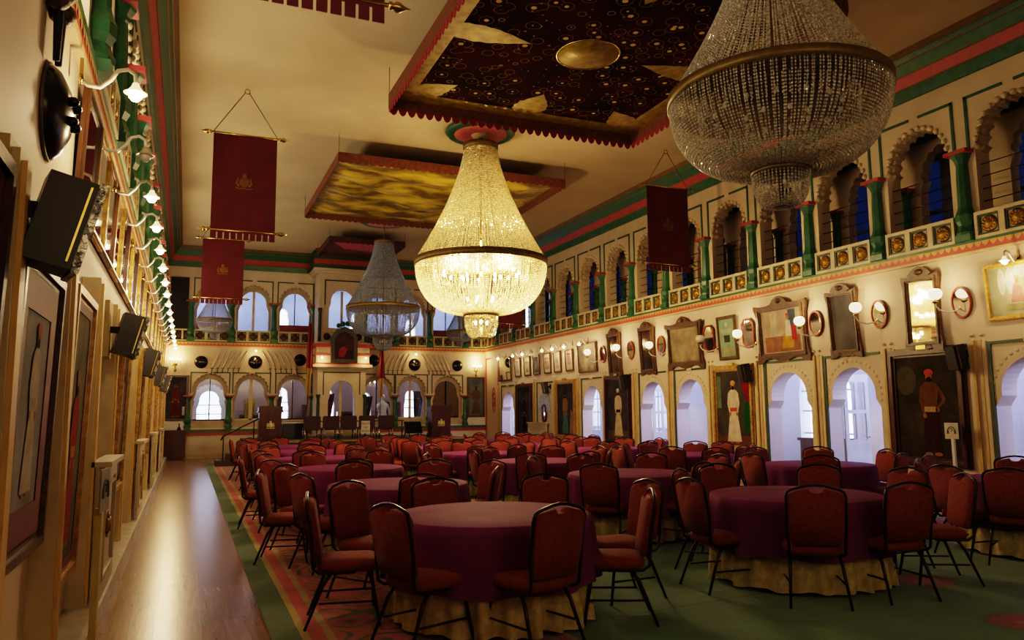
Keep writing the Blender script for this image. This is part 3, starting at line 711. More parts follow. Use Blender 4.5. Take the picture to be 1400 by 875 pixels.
CH = [(1.29, 4.95, 1), (2.15, 4.51, 1), (3.69, 5.73, 1), (3.26, 5.01, 1), (3.2, 6.67, 1), (2.1, 6.78, 1), (1.32, 6.84, 1), (0.88, 6.04, 1), (2.13, 7.4, 6), (1.09, 7.86, 6), (1.08, 9.42, 6), (0.74, 8.64, 6), (3.53, 8.88, 6), (3.11, 7.77, 6), (1.91, 9.4, 6), (2.95, 9.41, 6), (2.04, 10.19, 7), (1.04, 10.46, 7), (1.1, 12.16, 7), (0.71, 11.34, 7), (3.28, 11.1, 7), (3.11, 10.73, 7), (1.9, 12.17, 7), (2.86, 12.1, 7), (4.34, 7.7, 5), (5.43, 7.42, 5), (6.03, 9.24, 5), (5.08, 9.48, 5), (4.28, 9.39, 5), (7.43, 10.68, 11), (8.87, 12.12, 11), (8.04, 12.47, 11), (6.7, 11.23, 11), (6.07, 10.56, 8), (6.41, 11.41, 8), (5.48, 10.17, 8), (4.18, 11.12, 8), (4.81, 12.09, 8), (5.87, 12.11, 8), (4.16, 5.65, 2), (4.61, 4.77, 2), (5.5, 4.54, 2), (6.52, 4.89, 2), (7.46, 5.73, 3), (6.7, 5.63, 2), (6.27, 6.37, 2), (5.42, 7.0, 2), (7.62, 7.67, 4), (9.16, 9.32, 4), (9.42, 8.26, 4), (8.75, 7.54, 4), (8.7, 7.01, 4), (9.18, 6.21, 3), (7.15, 8.47, 4), (8.29, 9.7, 4), (6.21, 7.59, 5), (6.59, 8.46, 5), (8.48, 10.37, 11), (9.16, 10.99, 11), (7.66, 9.95, 11)]
for k in (9,10,14,12,15,13,17,16,18):
    x, y = TABLES[k]; n = 9; o = rnd.uniform(0,1)
    for i in range(n):
        a = TAU*(i+o)/n + rnd.uniform(-.08,.08); r = rnd.uniform(1.1,1.22); CH.append((x+r*cos(a), y+r*sin(a), k))
for k, degs in ((3,(-60,-110,-160,80,120)),(2,(120,)),(8,(170,-120,)),(11,(20,140))):
    x, y = TABLES[k]
    for d in degs:
        p = (x+1.13*cos(R(d)), y+1.13*sin(R(d)))
        if all(math.hypot(p[0]-c[0], p[1]-c[1]) > .46 for c in CH): CH.append((p[0], p[1], k))
TW = {(5.5,4.5):-32,(2.1,4.5):14,(2.2,4.5):14,(1.3,5.0):-12,(1.3,4.9):-12,(4.2,5.6):-10,(4.2,5.7):-10}
ch0 = None; byl = {}
for (x, y, k) in CH:
    tx, ty = TABLES[k]; dx, dy = x-tx, y-ty; L = math.hypot(dx, dy); dx /= L; dy /= L; L = max(L, 1.12); x, y = tx+dx*L, ty+dy*L
    v = math.hypot(tx, ty); fx, fy = tx/v, ty/v                     # viewer's direction to this table
    ff = dx*fx+dy*fy; ss = dx*fy-dy*fx; a = math.degrees(math.atan2(ss, -ff)) % 360
    pos = ['near','near-right','right','far-right','far','far-left','left','near-left'][int((a+22.5)//45)%8]
    sx, sy = x-dx*.29, y-dy*.29; rz = math.atan2(-dy, -dx) - PI/2 + rnd.uniform(-.13,.13) + R(TW.get((round(x,1),round(y,1)),0))
    if ch0 is None: ch0 = make_chair(); o = ch0
    else: o = dup(ch0)
    o.location = (sx, sy, .012); o.rotation_euler = (0,0,rz); o['group'] = 'banquet chairs'
    byl.setdefault((k, pos), []).append((x*fy-y*fx, o))
for (k, pos), L in byl.items():
    L.sort(key=lambda q: q[0])
    for i, (_, o) in enumerate(L):
        ex = '' if len(L) == 1 else (', left one of two' if i == 0 else ', right one of two') if len(L) == 2 else ', %s of %d from left' % (ORD[i], len(L))
        o['label'] = 'orange-red banquet chair on the %s side of the %s table%s' % (pos, TNAME[k], ex)

# ------------------------------------------------------------------ stage
SZ = .72
STG = M('dark_stage_boards', (.05,.03,.02), .5, scale=4)
t = thing('stage', 'low dark platform with wooden front before the end wall', 'stage', (0,0,0))
part('deck', MB().box(1.75,24.2,SZ-.05,8.55,28.15,SZ), M('stage_carpet', (.10,.085,.06), .8, scale=6), t)
part('front_panel', MB().box(1.78,24.25,0,8.52,28.1,SZ-.05), STG, t); part('edge_strip', MB().box(1.75,24.18,SZ-.06,8.55,24.2,SZ+.005), BRASS, t)
for i in range(3): part('step', MB().box(1.75-.3*(3-i),24.4,0,1.75-.3*(2-i),25.3,SZ*(i+1)/4), STG, t)
h = thing('handrail', 'thin black handrail rising beside the stage steps at the left', 'handrail', (0,24.42,0))
part('rail', MB().tube([(.98,0,.78),(1.05,0,.90),(2.0,0,1.38),(2.15,0,1.42)], .022, 8), BLACKM, h)
for x, z0, z1 in ((1.05,0,.9),(1.9,SZ,1.33)): part('post', MB().tube([(x,0,z0),(x,0,z1)], .016, 7), BLACKM, h)
MAHOG = M('lectern_mahogany', (.075,.018,.016), .3, col2=(.045,.01,.01), scale=8, stretch=(1,1,.2))
CREST = M('gilt_crest', (.75,.66,.42), .4, .2, col2=(.45,.36,.16), scale=40, bmp=.5)
def crest(mb, c, s):
    """small coat of arms: sun, two supporters and a scroll"""
    x, y, z = c
    mb.lathe([(.5*s,0),(.46*s,.04*s),(.0001,.1*s)], 16, (x,y,z+.0*s), 'y')
    mb.ball((x,y-.05*s,z+.62*s), .24*s, 10, 6, sy=.4)
    for sg in (-1,1): mb.tube([(x+sg*.45*s,y-.03*s,z-.45*s),(x+sg*.68*s,y-.03*s,z-.1*s),(x+sg*.55*s,y-.03*s,z+.25*s),(x+sg*.62*s,y-.03*s,z+.45*s)], [.14*s,.16*s,.12*s,.1*s], 6)
    mb.tube([(x-.8*s,y-.03*s,z-.55*s),(x-.4*s,y-.03*s,z-.66*s),(x,y-.03*s,z-.60*s),(x+.4*s,y-.03*s,z-.66*s),(x+.8*s,y-.03*s,z-.55*s)], .09*s, 6)
    return mb
def make_lectern(label, loc):
    t = thing('lectern', label, 'lectern', loc, 0, 'stage lecterns')
    part('plinth', MB().box(-.36,-.28,0,.36,.28,.10).box(-.34,-.26,.10,.34,.26,.13), MAHOG, t)
    part('body', MB().plate(rect(-.32,.13,.32,.86), [rect(-.22,.22,.22,.74)], -.25, .25).box(-.23,-.235,.2,.23,.2,.76), MAHOG, t)
    part('top', MB().box(-.37,-.29,.86,.37,.29,.90).add([(-.35,-.28,.90),(.35,-.28,.90),(.35,.28,.90),(-.35,.28,.90),(-.35,-.28,1.05),(.35,-.28,1.05),(.35,.28,.97),(-.35,.28,.97)], [(4,5,6,7),(0,1,5,4),(1,2,6,5),(2,3,7,6),(3,0,4,7)]), MAHOG, t)
    part('emblem', crest(MB(), (0,-.25,.48), .15), CREST, t, label='gilt coat of arms')
    return t
make_lectern('mahogany lectern with gilt crest at the left front of the stage', (2.36,24.5,SZ))
make_lectern('mahogany lectern with gilt crest at the right front of the stage', (7.75,24.5,SZ))
CHROME = M('chrome_tube', (.75,.74,.72), .12, 1., scale=4)
DFAB = M('aubergine_fabric', (.045,.012,.02), .7, scale=30, sheen=.3)
sc0 = None
for i, x in enumerate((3.72,4.32,4.88,5.48,6.12)):
    lb = 'dark square-backed stage chair with chrome legs, %s from the left' % ORD[i]
    if sc0: dup(sc0, lb, (x,25.15,SZ), rnd.uniform(-.06,.06)); continue
    sc0 = thing('stage_chair', lb, 'chair', (x,25.15,SZ), 0, 'stage chairs')
    part('backrest', MB().plate([(-.25,.30),(.25,.30),(.265,.36),(.265,.69),(.24,.735),(-.24,.735),(-.265,.69),(-.265,.36)], [], -.03, .03), DFAB, sc0)
    part('seat', MB().box(-.25,.02,.28,.25,.46,.36), DFAB, sc0)
    for s in (-1,1):
        part('leg', MB().tube([(s*.22,-.01,.34),(s*.22,-.01,.0)], .022, 8), CHROME, sc0); part('leg', MB().tube([(s*.22,.42,.28),(s*.22,.44,0)], .022, 8), CHROME, sc0)
t = thing('conference_table', 'long dark table with black skirt behind the stage chairs', 'table', (0,26.3,SZ))
part('tabletop', MB().box(2.85,-.35,.53,6.95,.35,.57), WOODD, t); part('table_edge', MB().box(2.85,-.37,.50,3.7,-.35,.55), WHITE, t)
part('skirt', MB().box(2.9,-.33,.02,3.62,.3,.53), BLACK, t)
for x in (3.7,4.6,5.6,6.9): part('leg', MB().tube([(x,-.25,0),(x,-.25,.53)], .02, 6), BLACKM, t)
for i, (x, a) in enumerate(((4.45,.5),(5.1,.2),(5.9,-.4))):
    solo('paper_sheet', MB().box(-.12,-.16,0,.12,.16,.006), WHITE, 'white sheet of paper lying on the conference table, %s from the left' % ORD[i], 'paper', (x,26.15,SZ+.57), (0,0,a), 'papers on the stage table')
t = thing('easel_board', 'black folding stand with tilted board between stage chairs and right lectern', 'stand', (7.05,25.0,SZ), R(8))
part('board', MB().box(-.3,-.02,0,.3,.02,.42), BLACK, t, (0,0,.14), (R(-28),0,0))
for s in (-1,1): part('leg', MB().tube([(s*.22,-.12,0),(s*.22,.12,.44)], .016, 6).tube([(s*.25,.3,0),(s*.2,.1,.46)], .016, 6), BLACKM, t)
t = thing('notice_sign', 'small white sign on a post reading PRIVATE NO ENTRY', 'sign', (5.3,24.5,SZ))
part('post', MB().tube([(0,0,0),(0,0,.2)], .012, 6).lathe([(.12,0),(.12,.012),(.02,.03)], 16), BLACKM, t)
part('sign_board', MB().box(-.14,-.012,.17,.14,.0,.57), M('sign_card', (.55,.50,.40), .6), t)
for i, w in enumerate(('PRIVATE','NO','ENTRY')):
    cu = bpy.data.curves.new('lettering', 'FONT'); cu.body = w; cu.size = .085; cu.align_x = 'CENTER'; cu.extrude = .001
    o = bpy.data.objects.new('lettering', cu); dg = bpy.context.evaluated_depsgraph_get()
    me = bpy.data.meshes.new_from_object(o); bpy.data.objects.remove(o); me.materials.append(BLACK)
    link('lettering', me, t, (0,-.0135,.455-.12*i), (PI/2,0,0))
# flags, cabinet, extinguishers
FLAG = M('crimson_flag_cloth', (.33,.02,.03), .6, col2=(.22,.012,.02), scale=3, sheen=.3)
FLAGG = M('gold_flag_trim', (.55,.36,.12), .5, scale=20)
def flag(label, x, z0, z1, ln):
    t = thing('flag', label, 'flag', (x,27.9,SZ), 0, 'crimson flags')
    part('pole', MB().lathe([(.16,0),(.15,.03),(.03,.06)], 16).tube([(0,0,.03),(ln,-.05,z1+.25-SZ)], .016, 7).ball((ln,-.05,z1+.3-SZ), .05, 8, 6, 1.5), BRASS, t)
    for nm, mt, a, b_, w in (('flag_cloth', FLAG, z1, z0+(z1-z0)*.38, .26), ('flag_fringe', FLAGG, z0+(z1-z0)*.38, z0, .20)):
        vs = []; fs = []; nz, nx = 10, 14
        for i in range(nz+1):
            u = i/nz; z = a+(b_-a)*u; f = (z-SZ)/(z1+.25-SZ)
            for j in range(nx+1):
                q = j/nx; sp_ = w*(.55+.6*(z1-z)/(z1-z0)) if nm == 'flag_cloth' else w*(1.0-.45*u)
                vs.append((ln*f+sp_*(q-.4), -.05*f-.03+.05*sin(q*14+u*2), z-SZ))
        for i in range(nz):
            for j in range(nx): fs.append((i*(nx+1)+j, i*(nx+1)+j+1, (i+1)*(nx+1)+j+1, (i+1)*(nx+1)+j))
        part(nm, MB().add(vs, fs, True), mt, t)
flag('crimson flag with pale fringe furled on a pole left of the bay', 3.93, 2.15, 4.75, .05)
flag('crimson and gold flag furled on a pole right of the bay', 6.55, 2.1, 3.95, .03)
t = thing('cabinet', 'dark mahogany cabinet in the far left corner', 'cabinet', (-.34,28.85,0))
part('carcass', MB().box(-.36,-.3,.08,.36,.3,.97).box(-.33,-.27,0,.33,.27,.08), MAHOG, t); part('top', MB().box(-.39,-.33,.97,.39,.32,1.01), MAHOG, t)
for s in (-1,1):
    d_ = part('door', MB().plate(rect(s*.175-.165,.12,s*.175+.165,.94), [rect(s*.175-.11,.18,s*.175+.11,.88)], -.32, -.3), MAHOG, t); part('knob', MB().ball((s*.03,-.335,.55), .016, 7, 5), BRASS, d_)
solo('hand_bell', MB().lathe([(.07,0),(.065,.03),(.045,.09),(.02,.12),(.018,.2),(.025,.22),(.0001,.24)], 14), BLACKM, 'small dark hand bell on the mahogany cabinet', 'bell', (-.2,28.75,1.01))
def exting(label, x, y):
    t = thing('fire_extinguisher', label, 'fire extinguisher', (x,y,0), 0, 'fire extinguishers')
    part('cylinder', MB().lathe([(.07,0),(.075,.02),(.075,.40),(.05,.46),(.025,.48)], 16), BLACK, t); part('valve', MB().lathe([(.025,.48),(.03,.55),(.001,.57)], 10).box(-.02,-.1,.53,.02,.04,.56), BLACKM, t)
    part('hose', MB().tube([(-.02,-.03,.52),(-.14,-.03,.55),(-.2,-.03,.42),(-.17,-.03,.2),(-.12,-.03,.08)], .014, 7), BLACK, t)
exting('black fire extinguisher with looped hose under the right-hand lower shutter, left of two', 9.4, 28.3); exting('black fire extinguisher with looped hose at the right end wall, right of two', 10.2, 28.9)
# ------------------------------------------------------------------ crystal chandeliers
CRYS_LIT = beads('crystal_lit', (1,.88,.55), .55, .3)  # golden lamplight tinted into the bead colour
CRYS = beads('crystal_grey', (1,.96,.86), .5, .22, .12, .5, .14)
CRYS_C = beads('crystal_cool_tint', (.72,.82,1.), .45, .3, .08, .40, .25)  # cool light on the crystal tinted into the bead colour
RINGM = M('olive_bronze_band', (.22,.155,.05), .45, .5, col2=(.16,.11,.035), scale=12)
OCT = [(1,0,0),(0,1,0),(-1,0,0),(0,-1,0),(0,0,1),(0,0,-1)]; OCF = [(0,1,4),(1,2,4),(2,3,4),(3,0,4),(1,0,5),(2,1,5),(3,2,5),(0,3,5)]
def strands(mb, prof, n, rb, sp, ph=0., q=None):
    """n strings of cut beads following the profile [(r, z)...]"""
    L = [0]
    for i in range(1, len(prof)): L.append(L[-1] + math.hypot(prof[i][0]-prof[i-1][0], prof[i][1]-prof[i-1][1]))
    k = int(L[-1]/sp); pts = []
    for i in range(k+1):
        d = L[-1]*i/k; j = 0
        while j < len(L)-2 and L[j+1] < d: j += 1
        t = (d-L[j])/(L[j+1]-L[j]); pts.append((prof[j][0]+(prof[j+1][0]-prof[j][0])*t, prof[j][1]+(prof[j+1][1]-prof[j][1])*t))
    for s in range(n):
        a0 = TAU*s/n + ph + (q.uniform(-.012,.012) if q else 0); ca, sa = cos(a0), sin(a0)
        for (r, z) in pts:
            o = rnd.uniform(0,TAU); c, s_ = cos(o), sin(o)
            mb.add([(r*ca+rb*(x*c-y*s_), r*sa+rb*(x*s_+y*c), z+zz*sp*.52) for x, y, zz in OCT], OCF)
    return mb
def chandelier_meshes():
    tent = [(.36+1.05*t**1.5, 2.52*(1-t)+.06) for t in [i/14 for i in range(15)]]
    bowl = [(.36+1.06*cos(PI/2*t)**.8, -.06-1.02*sin(PI/2*t)) for t in [i/14 for i in range(15)]]
    cup = [(.13+.23*cos(PI/2*t)**.7, -1.16-.44*sin(PI/2*t)) for t in [i/8 for i in range(9)]]
    d = {}
    q = random.Random(3)
    d['bead_tent'] = strands(MB(), tent, 190, .0155, .042, 0, q); d['bead_bowl'] = strands(strands(MB(), bowl, 190, .015, .042, .02, q), [(1.05,.0),(1.02,-.35)], 70, .016, .05, 0, q)
    d['bead_cup'] = strands(MB(), cup, 46, .0165, .042)
    def band(r, z0, z1, th=.03): return MB().lathe([(r-th,z0),(r,z0),(r,z1),(r-th,z1),(r-th,z0)], 56)
    d['ring'] = band(1.45,-.07,.07).merge(band(.98,-.02,.02,.02)); d['crown'] = band(.39,2.52,2.64,.05).lathe([(.001,2.6),(.36,2.6)], 32)
    d['cup_ring'] = band(.385,-1.15,-1.07); d['stem'] = MB().lathe([(.001,-1.62),(.10,-1.60),(.13,-1.58),(.03,-1.55),(.03,2.6),(.05,2.66),(.045,2.85)], 14)
    sp = MB()
    for i in range(8): a = TAU*i/8; sp.tube([(0,0,0),(1.43*cos(a),1.43*sin(a),0)], .013, 5)
    d['spoke'] = sp
    return {k: v for k, v in d.items()}
CMESH = {k: v.mesh(k, RINGM) for k, v in chandelier_meshes().items()}
BMESH = MB().ball((0,0,0), .032, 7, 5, 1.5).mesh('candle_bulb', BULBC)
def make_chandelier(label, loc, sc, crys, lit, group=None, rod=0., bulbs=True):
    t = thing('chandelier', label, 'chandelier', loc, 0, group); t.scale = sc
    for k, me in CMESH.items():
        o = link(k, me, t)
        if k.startswith('bead'): o.material_slots[0].link = 'OBJECT'; o.material_slots[0].material = crys
    if bulbs:
        for (n, r, z) in ((14,.82,-.22),(8,.42,-.30),(5,.30,-.78),(3,.14,-1.28)):
            for i in range(n):
                a = TAU*i/n + r; o = link('candle_bulb', BMESH, t, (r*cos(a), r*sin(a), z))
                if not lit: o.material_slots[0].link = 'OBJECT'; o.material_slots[0].material = FROST_OFF
    if rod: part('ceiling_rod', MB().tube([(0,0,2.6),(0,0,rod)], .02, 6), RINGM, t)
    return t
LITP = (5.55, 14.68, 4.62)
make_chandelier('brightly lit golden crystal chandelier hanging in the middle of the hall', LITP, (.96,.96,.97), CRYS_LIT, True, rod=2.98)
make_chandelier('largest unlit crystal chandelier, hanging nearest at the upper right', (5.60,6.0,4.80), (.78,.78,.73), CRYS, False, rod=3.68)
make_chandelier('unlit silvery crystal chandelier hanging before the bay of the end wall', (5.45,22.9,4.72), (.78,.78,.80), CRYS_C, False, rod=3.48)
make_chandelier('small unlit crystal chandelier under the left far banner', (.70,24.6,4.38), (.36,.36,.36), CRYS_C, False, rod=8.6, bulbs=False)
make_chandelier('small unlit crystal chandelier half hidden behind the lit one, by the right corner', (9.35,27.0,4.55), (.36,.36,.36), CRYS_C, False, rod=8.2, bulbs=False)
ROS = M('rosette_pink', (.62,.16,.13), .6, scale=6)
for i, (x, y, lb) in enumerate(((5.55,14.68,'pink and green plaster ceiling rosette above the lit chandelier'),(5.6,6.0,'pink and green plaster ceiling rosette above the nearest chandelier'),(5.45,22.9,'pink and green plaster ceiling rosette above the chandelier before the bay'))):
    t = thing('ceiling_rosette', lb, 'rosette', (x,y,ZC), 0, 'ceiling rosettes')
    part('disc', MB().lathe([(.66,-.02),(.66,-.10),(.35,-.115),(.001,-.115)], 40), ROS, t); part('rim', MB().lathe([(.72,0),(.74,-.06),(.70,-.11),(.66,-.105)], 40), GREEN, t)
    b_ = MB().lathe([(.2,-.11),(.18,-.14),(.06,-.17),(.001,-.18)], 24)
    part('petals', b_, M('rosette_cream', (.60,.42,.2), .6) if i == 0 else ROS, t)

# ------------------------------------------------------------------ ceiling canopies
m, nt, b = new_mat('maroon_embroidered_velvet'); tc = N(nt, 'TexCoord')
vo = N(nt, 'TexVoronoi', i_Scale=3.9); nt.links.new(tc.outputs['Object'], vo.inputs['Vector'])
v2 = N(nt, 'TexVoronoi', i_Scale=7.); nt.links.new(tc.outputs['Object'], v2.inputs['Vector'])
no = N(nt, 'TexNoise', i_Scale=.9, i_Detail=4.); nt.links.new(tc.outputs['Object'], no.inputs['Vector'])
bs = ramp(nt, no.outputs['Fac'], [(.35,(.012,.003,.003)),(.65,(.05,.006,.006))])
em = ramp(nt, vo.outputs['Distance'], [(0,(1,1,1)),(.13,(1,1,1)),(.16,(.1,.1,.1)),(.17,(0,0,0)),(.40,(0,0,0)),(.405,(.35,.35,.35)),(.425,(.35,.35,.35)),(.43,(0,0,0))], 'CONSTANT')
lf = ramp(nt, v2.outputs['Distance'], [(0,(.5,.5,.5)),(.10,(.5,.5,.5)),(.11,(0,0,0))], 'CONSTANT')
nt.links.new(mix(nt, mix(nt, 1., em, lf, 'LIGHTEN'), bs, (.58,.40,.11)), b.inputs['Base Color']); b.inputs['Roughness'].default_value = .95; b.inputs['Specular IOR Level'].default_value = .05
VELV = m
GOLDCL = M('gold_tissue', (.36,.25,.025), .5, .25, col2=(.20,.13,.01), scale=7, bmp=.5, bscale=9)
GOLDW = M('crinkled_gold_cloth', (.55,.40,.05), .5, .1, col2=(.13,.09,.012), scale=2.2, detail=5, bmp=1., bscale=2.4, stretch=(.5,1.6,1), lo=.42, hi=.62)
BROC = M('brown_brocade', (.17,.05,.02), .6, col2=(.09,.03,.012), scale=14, bmp=.3)
BROCD = M('dark_brocade', (.07,.045,.015), .6, col2=(.03,.02,.008), scale=12, bmp=.3)
FRINGE = M('scarlet_fringe', (.26,.013,.018), .6, scale=20); MAROON = M('dull_maroon_cloth', (.10,.022,.02), .7, scale=3)
def canopy(label, cx, cy, z, wx, wy, drop, pan, val, border, orn, fr=FRINGE, wires=True):
    t = thing('ceiling_canopy', label, 'canopy', (cx,cy,z), 0)
    if pan is GOLDW:
        q = random.Random(5); vs = []; fs = []; nx, ny = 50, 70
        for j in range(ny+1):
            for i in range(nx+1):
                u, v = i/nx, j/ny; e = min(u,1-u,v,1-v); fd = min(1,e*7)
                w_ = sin(v*34+1.6*sin(u*7+v*5)+.9*sin(u*15))*.06 + sin(v*71+2*sin(u*11))*.025 - .09
                vs.append((-wx/2+wx*u, -wy/2+wy*v, -.02+w_*fd))
        for j in range(ny):
            for i in range(nx): a = j*(nx+1)+i; fs.append((a+nx+1,a+nx+2,a+1,a))
        part('fabric_panel', MB().add(vs, fs, True), pan, t)
    else: part('fabric_panel', MB().box(-wx/2,-wy/2,-.02,wx/2,wy/2,.01), pan, t)
    bb = MB()
    for (x0,y0,x1,y1) in ((-wx/2,-wy/2,wx/2,-wy/2+.34),(-wx/2,wy/2-.34,wx/2,wy/2),(-wx/2,-wy/2+.34,-wx/2+.34,wy/2-.34),(wx/2-.34,-wy/2+.34,wx/2,wy/2-.34)): bb.box(x0,y0,-.035,x1,y1,-.018)
    part('border_band', bb, border, t)
    for (L, ox, oy, rz) in ((wx,0,-wy/2,0),(wx,0,wy/2,PI),(wy,wx/2,0,PI/2),(wy,-wx/2,0,-PI/2)):
        part('valance', MB().box(-L/2,-.012,-drop,L/2,.012,.03), val, t, (ox,oy,0), (0,0,rz))
        n = int(L/.16); O = [(-L/2,-drop+.03)]; sh_ = .11 if orn else .035
        for i in range(n):
            for a in (0,.2,.4,.5,.6,.8): O.append((-L/2+L*(i+a)/n, -drop-sh_*sin(PI*a)**.6 if a else -drop))
        O += [(L/2,-drop),(L/2,-drop+.03)]
        part('scalloped_fringe', MB().plate(O, [], -.008, .004), fr, t, (ox,oy,0), (0,0,rz))
    if orn:
        def leaf(cx_, cy_, a, s, wd):
            P = []
            for i in range(15):
                u = i/14; P.append((u*s, wd*sin(PI*min(1,u*.75+.25))**.8*(1-u)**.35*(1+.07*sin(u*30))))
            P = P + [(x,-y) for x, y in P[-2::-1]]; c, s2 = cos(a), sin(a)
            b_ = MB().plate([(cx_+x*c-y*s2, cy_+x*s2+y*c) for x, y in P], [], 0, .006); b_.v = [(v[0], v[2], -.036-v[1]+.006) for v in b_.v]; part('gold_leaf_motif', b_, border, t)
        hx, hy = wx/2-.33, wy/2-.33
        for sx in (-1,1):
            for sy in (-1,1): leaf(sx*hx, sy*hy, math.atan2(-sy,-sx), .85, .33)
            for q in (-.0,): leaf(sx*hx, q, 0 if sx < 0 else PI, 1.15, .27)
        for sy in (-1,1): leaf(0, sy*hy, PI/2 if sy < 0 else -PI/2, .8, .34)
        md = part('medallion', MB().lathe([(.48,0),(.48,-.02),(.001,-.022)], 40), border, t, (0,0,-.02)); part('medallion_rim', MB().tube([(.48*cos(TAU*i/40),.48*sin(TAU*i/40),-.012) for i in range(40)], .018, 6, closed=True), BRASS, md)
    for sx in (-1,1):
        for sy in (-1,1): part('wire', MB().tube([(sx*wx/2,sy*wy/2,.02),(sx*wx/2,sy*wy/2,ZC-z)], .006, 4), DULLBRASS, t)
    return t
canopy('maroon embroidered canopy with gold border and leaves, nearest under the ceiling', 5.45, 9.75, 6.98, 4.85, 5.4, .22, VELV, BROC, GOLDCL, True)
canopy('crinkled gold cloth canopy with brown brocade edge, beyond the lit chandelier', 5.5, 18.5, 7.06, 5.4, 5.1, .16, GOLDW, BROC, GOLDCL, False, BROC)
cn = canopy('small dull maroon canopy hung before the end wall', 5.3, 25.7, 7.2, 2.5, 2.4, .14, MAROON, M('maroon_edge', (.07,.02,.018), .6), MAROON, False, MAROON)
part('pink_patch', MB().add([(-1,-.6,-.04),(.2,-.8,-.04),(.9,-.3,-.04),(.5,.5,-.04),(-.5,.3,-.04)], [(4,3,2,1,0)]), M('rose_patch', (.40,.05,.07), .6), cn)

# ------------------------------------------------------------------ banners
BAN = M('crimson_banner_velvet', (.115,.010,.014), .8, col2=(.085,.007,.010), scale=3, sheen=.1)
BANE = M('dull_gold_embroidery', (.17,.07,.02), .6, scale=40, bmp=.3)
def banner(label, x, y, zt=6.6, ln=1.95, w=1.10):
    t = thing('hanging_banner', label, 'banner', (x,y,zt), 0, 'crimson banners')
    n = 10; O = [(-w/2,0),(-w/2,-ln)]
    for i in range(n):
        a = -w/2+w*i/n; c = a+w/n; 
        if i: O += [(a+.012,-ln+.12),(a+.012,-ln)]
        O += [(c-.012 if i < n-1 else c,-ln)]
        if i < n-1: O += [(c-.012,-ln+.12)]
    O.append((w/2,0)); part('cloth', MB().plate(O, [], -.006, .006), BAN, t)
    em = crest(MB(), (0,0,0), .19); em.v = [(a, b_*.25, c) for a, b_, c in em.v]
    part('emblem', em, BANE, t, (0,-.006,-.88), label='dull gold coat of arms')
    for z, mt in ((0,BRASS),(-ln+.16,BRASS)):
        part('rod', MB().tube([(-w/2-.04,0,z),(w/2+.04,0,z)], .02, 8), mt, t)
        for s in (-1,1):
            f = MB().lathe([(.02,0),(.035,.01),(.035,.03),(.025,.04),(.045,.07),(.04,.10),(.02,.13),(.001,.19)], 12)
            f.v = [(s*(v[2]+w/2+.03), v[1], v[0]+z) for v in f.v]; part('finial', f, mt, t)
    part('cord', MB().tube([(-w/2,0,.02),(-.03,0,ZC-zt-.08)], .008, 5).tube([(w/2,0,.02),(.03,0,ZC-zt-.08)], .008, 5), DULLBRASS, t)
    part('hook', MB().tube([(.045*cos(TAU*i/12),0,ZC-zt-.06+.045*sin(TAU*i/12)) for i in range(12)], .009, 5, closed=True), BRASS, t)
banner('crimson banner with gold crest hanging at the left, larger of the two left ones', .82, 14.28)
banner('crimson banner with gold crest hanging before the right gallery', 9.92, 14.22)
banner('farther crimson banner hanging behind and below the left one', .80, 22.6, 6.45, 1.85)
banner('crimson banner mostly hidden behind the lit chandelier at the right', 9.75, 23.4, 6.05, 1.75)
banner('nearest crimson banner whose tabbed edge shows at the top of the view', .80, 5.75, 6.66, 2.0)
# ------------------------------------------------------------------ pictures, mirrors and lamps on the walls
def ell(cx, cz, rx, rz, n=18): return [(cx+rx*cos(TAU*i/n), cz+rz*sin(TAU*i/n)) for i in range(n)]
def frame_mb(w, h, fw, d=.06):
    o = rect(-w/2,-h/2,w/2,h/2); i = rect(-w/2+fw,-h/2+fw,w/2-fw,h/2-fw); m_ = rect(-w/2+fw*.25,-h/2+fw*.25,w/2-fw*.25,h/2-fw*.25); l = rect(-w/2+fw*.7,-h/2+fw*.7,w/2-fw*.7,h/2-fw*.7)
    return MB().plate(o, [i], -d*.6, 0).plate(m_, [l], -d, -d*.6)
def flat(mb, pts, y, mi):
    k = len(pts); ar = sum(pts[i][0]*pts[(i+1)%k][1]-pts[(i+1)%k][0]*pts[i][1] for i in range(k))
    if ar < 0: pts = pts[::-1]
    mb.mat(mi).add([(x,y,z) for x, z in pts], [tuple(range(k))]); return mb
PC = {}
def paint(c, s=6.):
    k = tuple(c)
    if k not in PC: PC[k] = M('oil_paint', c, .85, spec=.08, col2=tuple(x*.7 for x in c), scale=s, detail=5)
    return PC[k]
def blend(name, stops, scale=2.5, stretch=(1,1,1)):
    m, nt, b = new_mat(name); no = N(nt, 'TexNoise', i_Scale=scale, i_Detail=6.); nt.links.new(coords(nt, scale=stretch), no.inputs['Vector'])
    nt.links.new(ramp(nt, no.outputs['Fac'], stops), b.inputs['Base Color']); b.inputs['Roughness'].default_value = .75; b.inputs['Specular IOR Level'].default_value = .1; return m
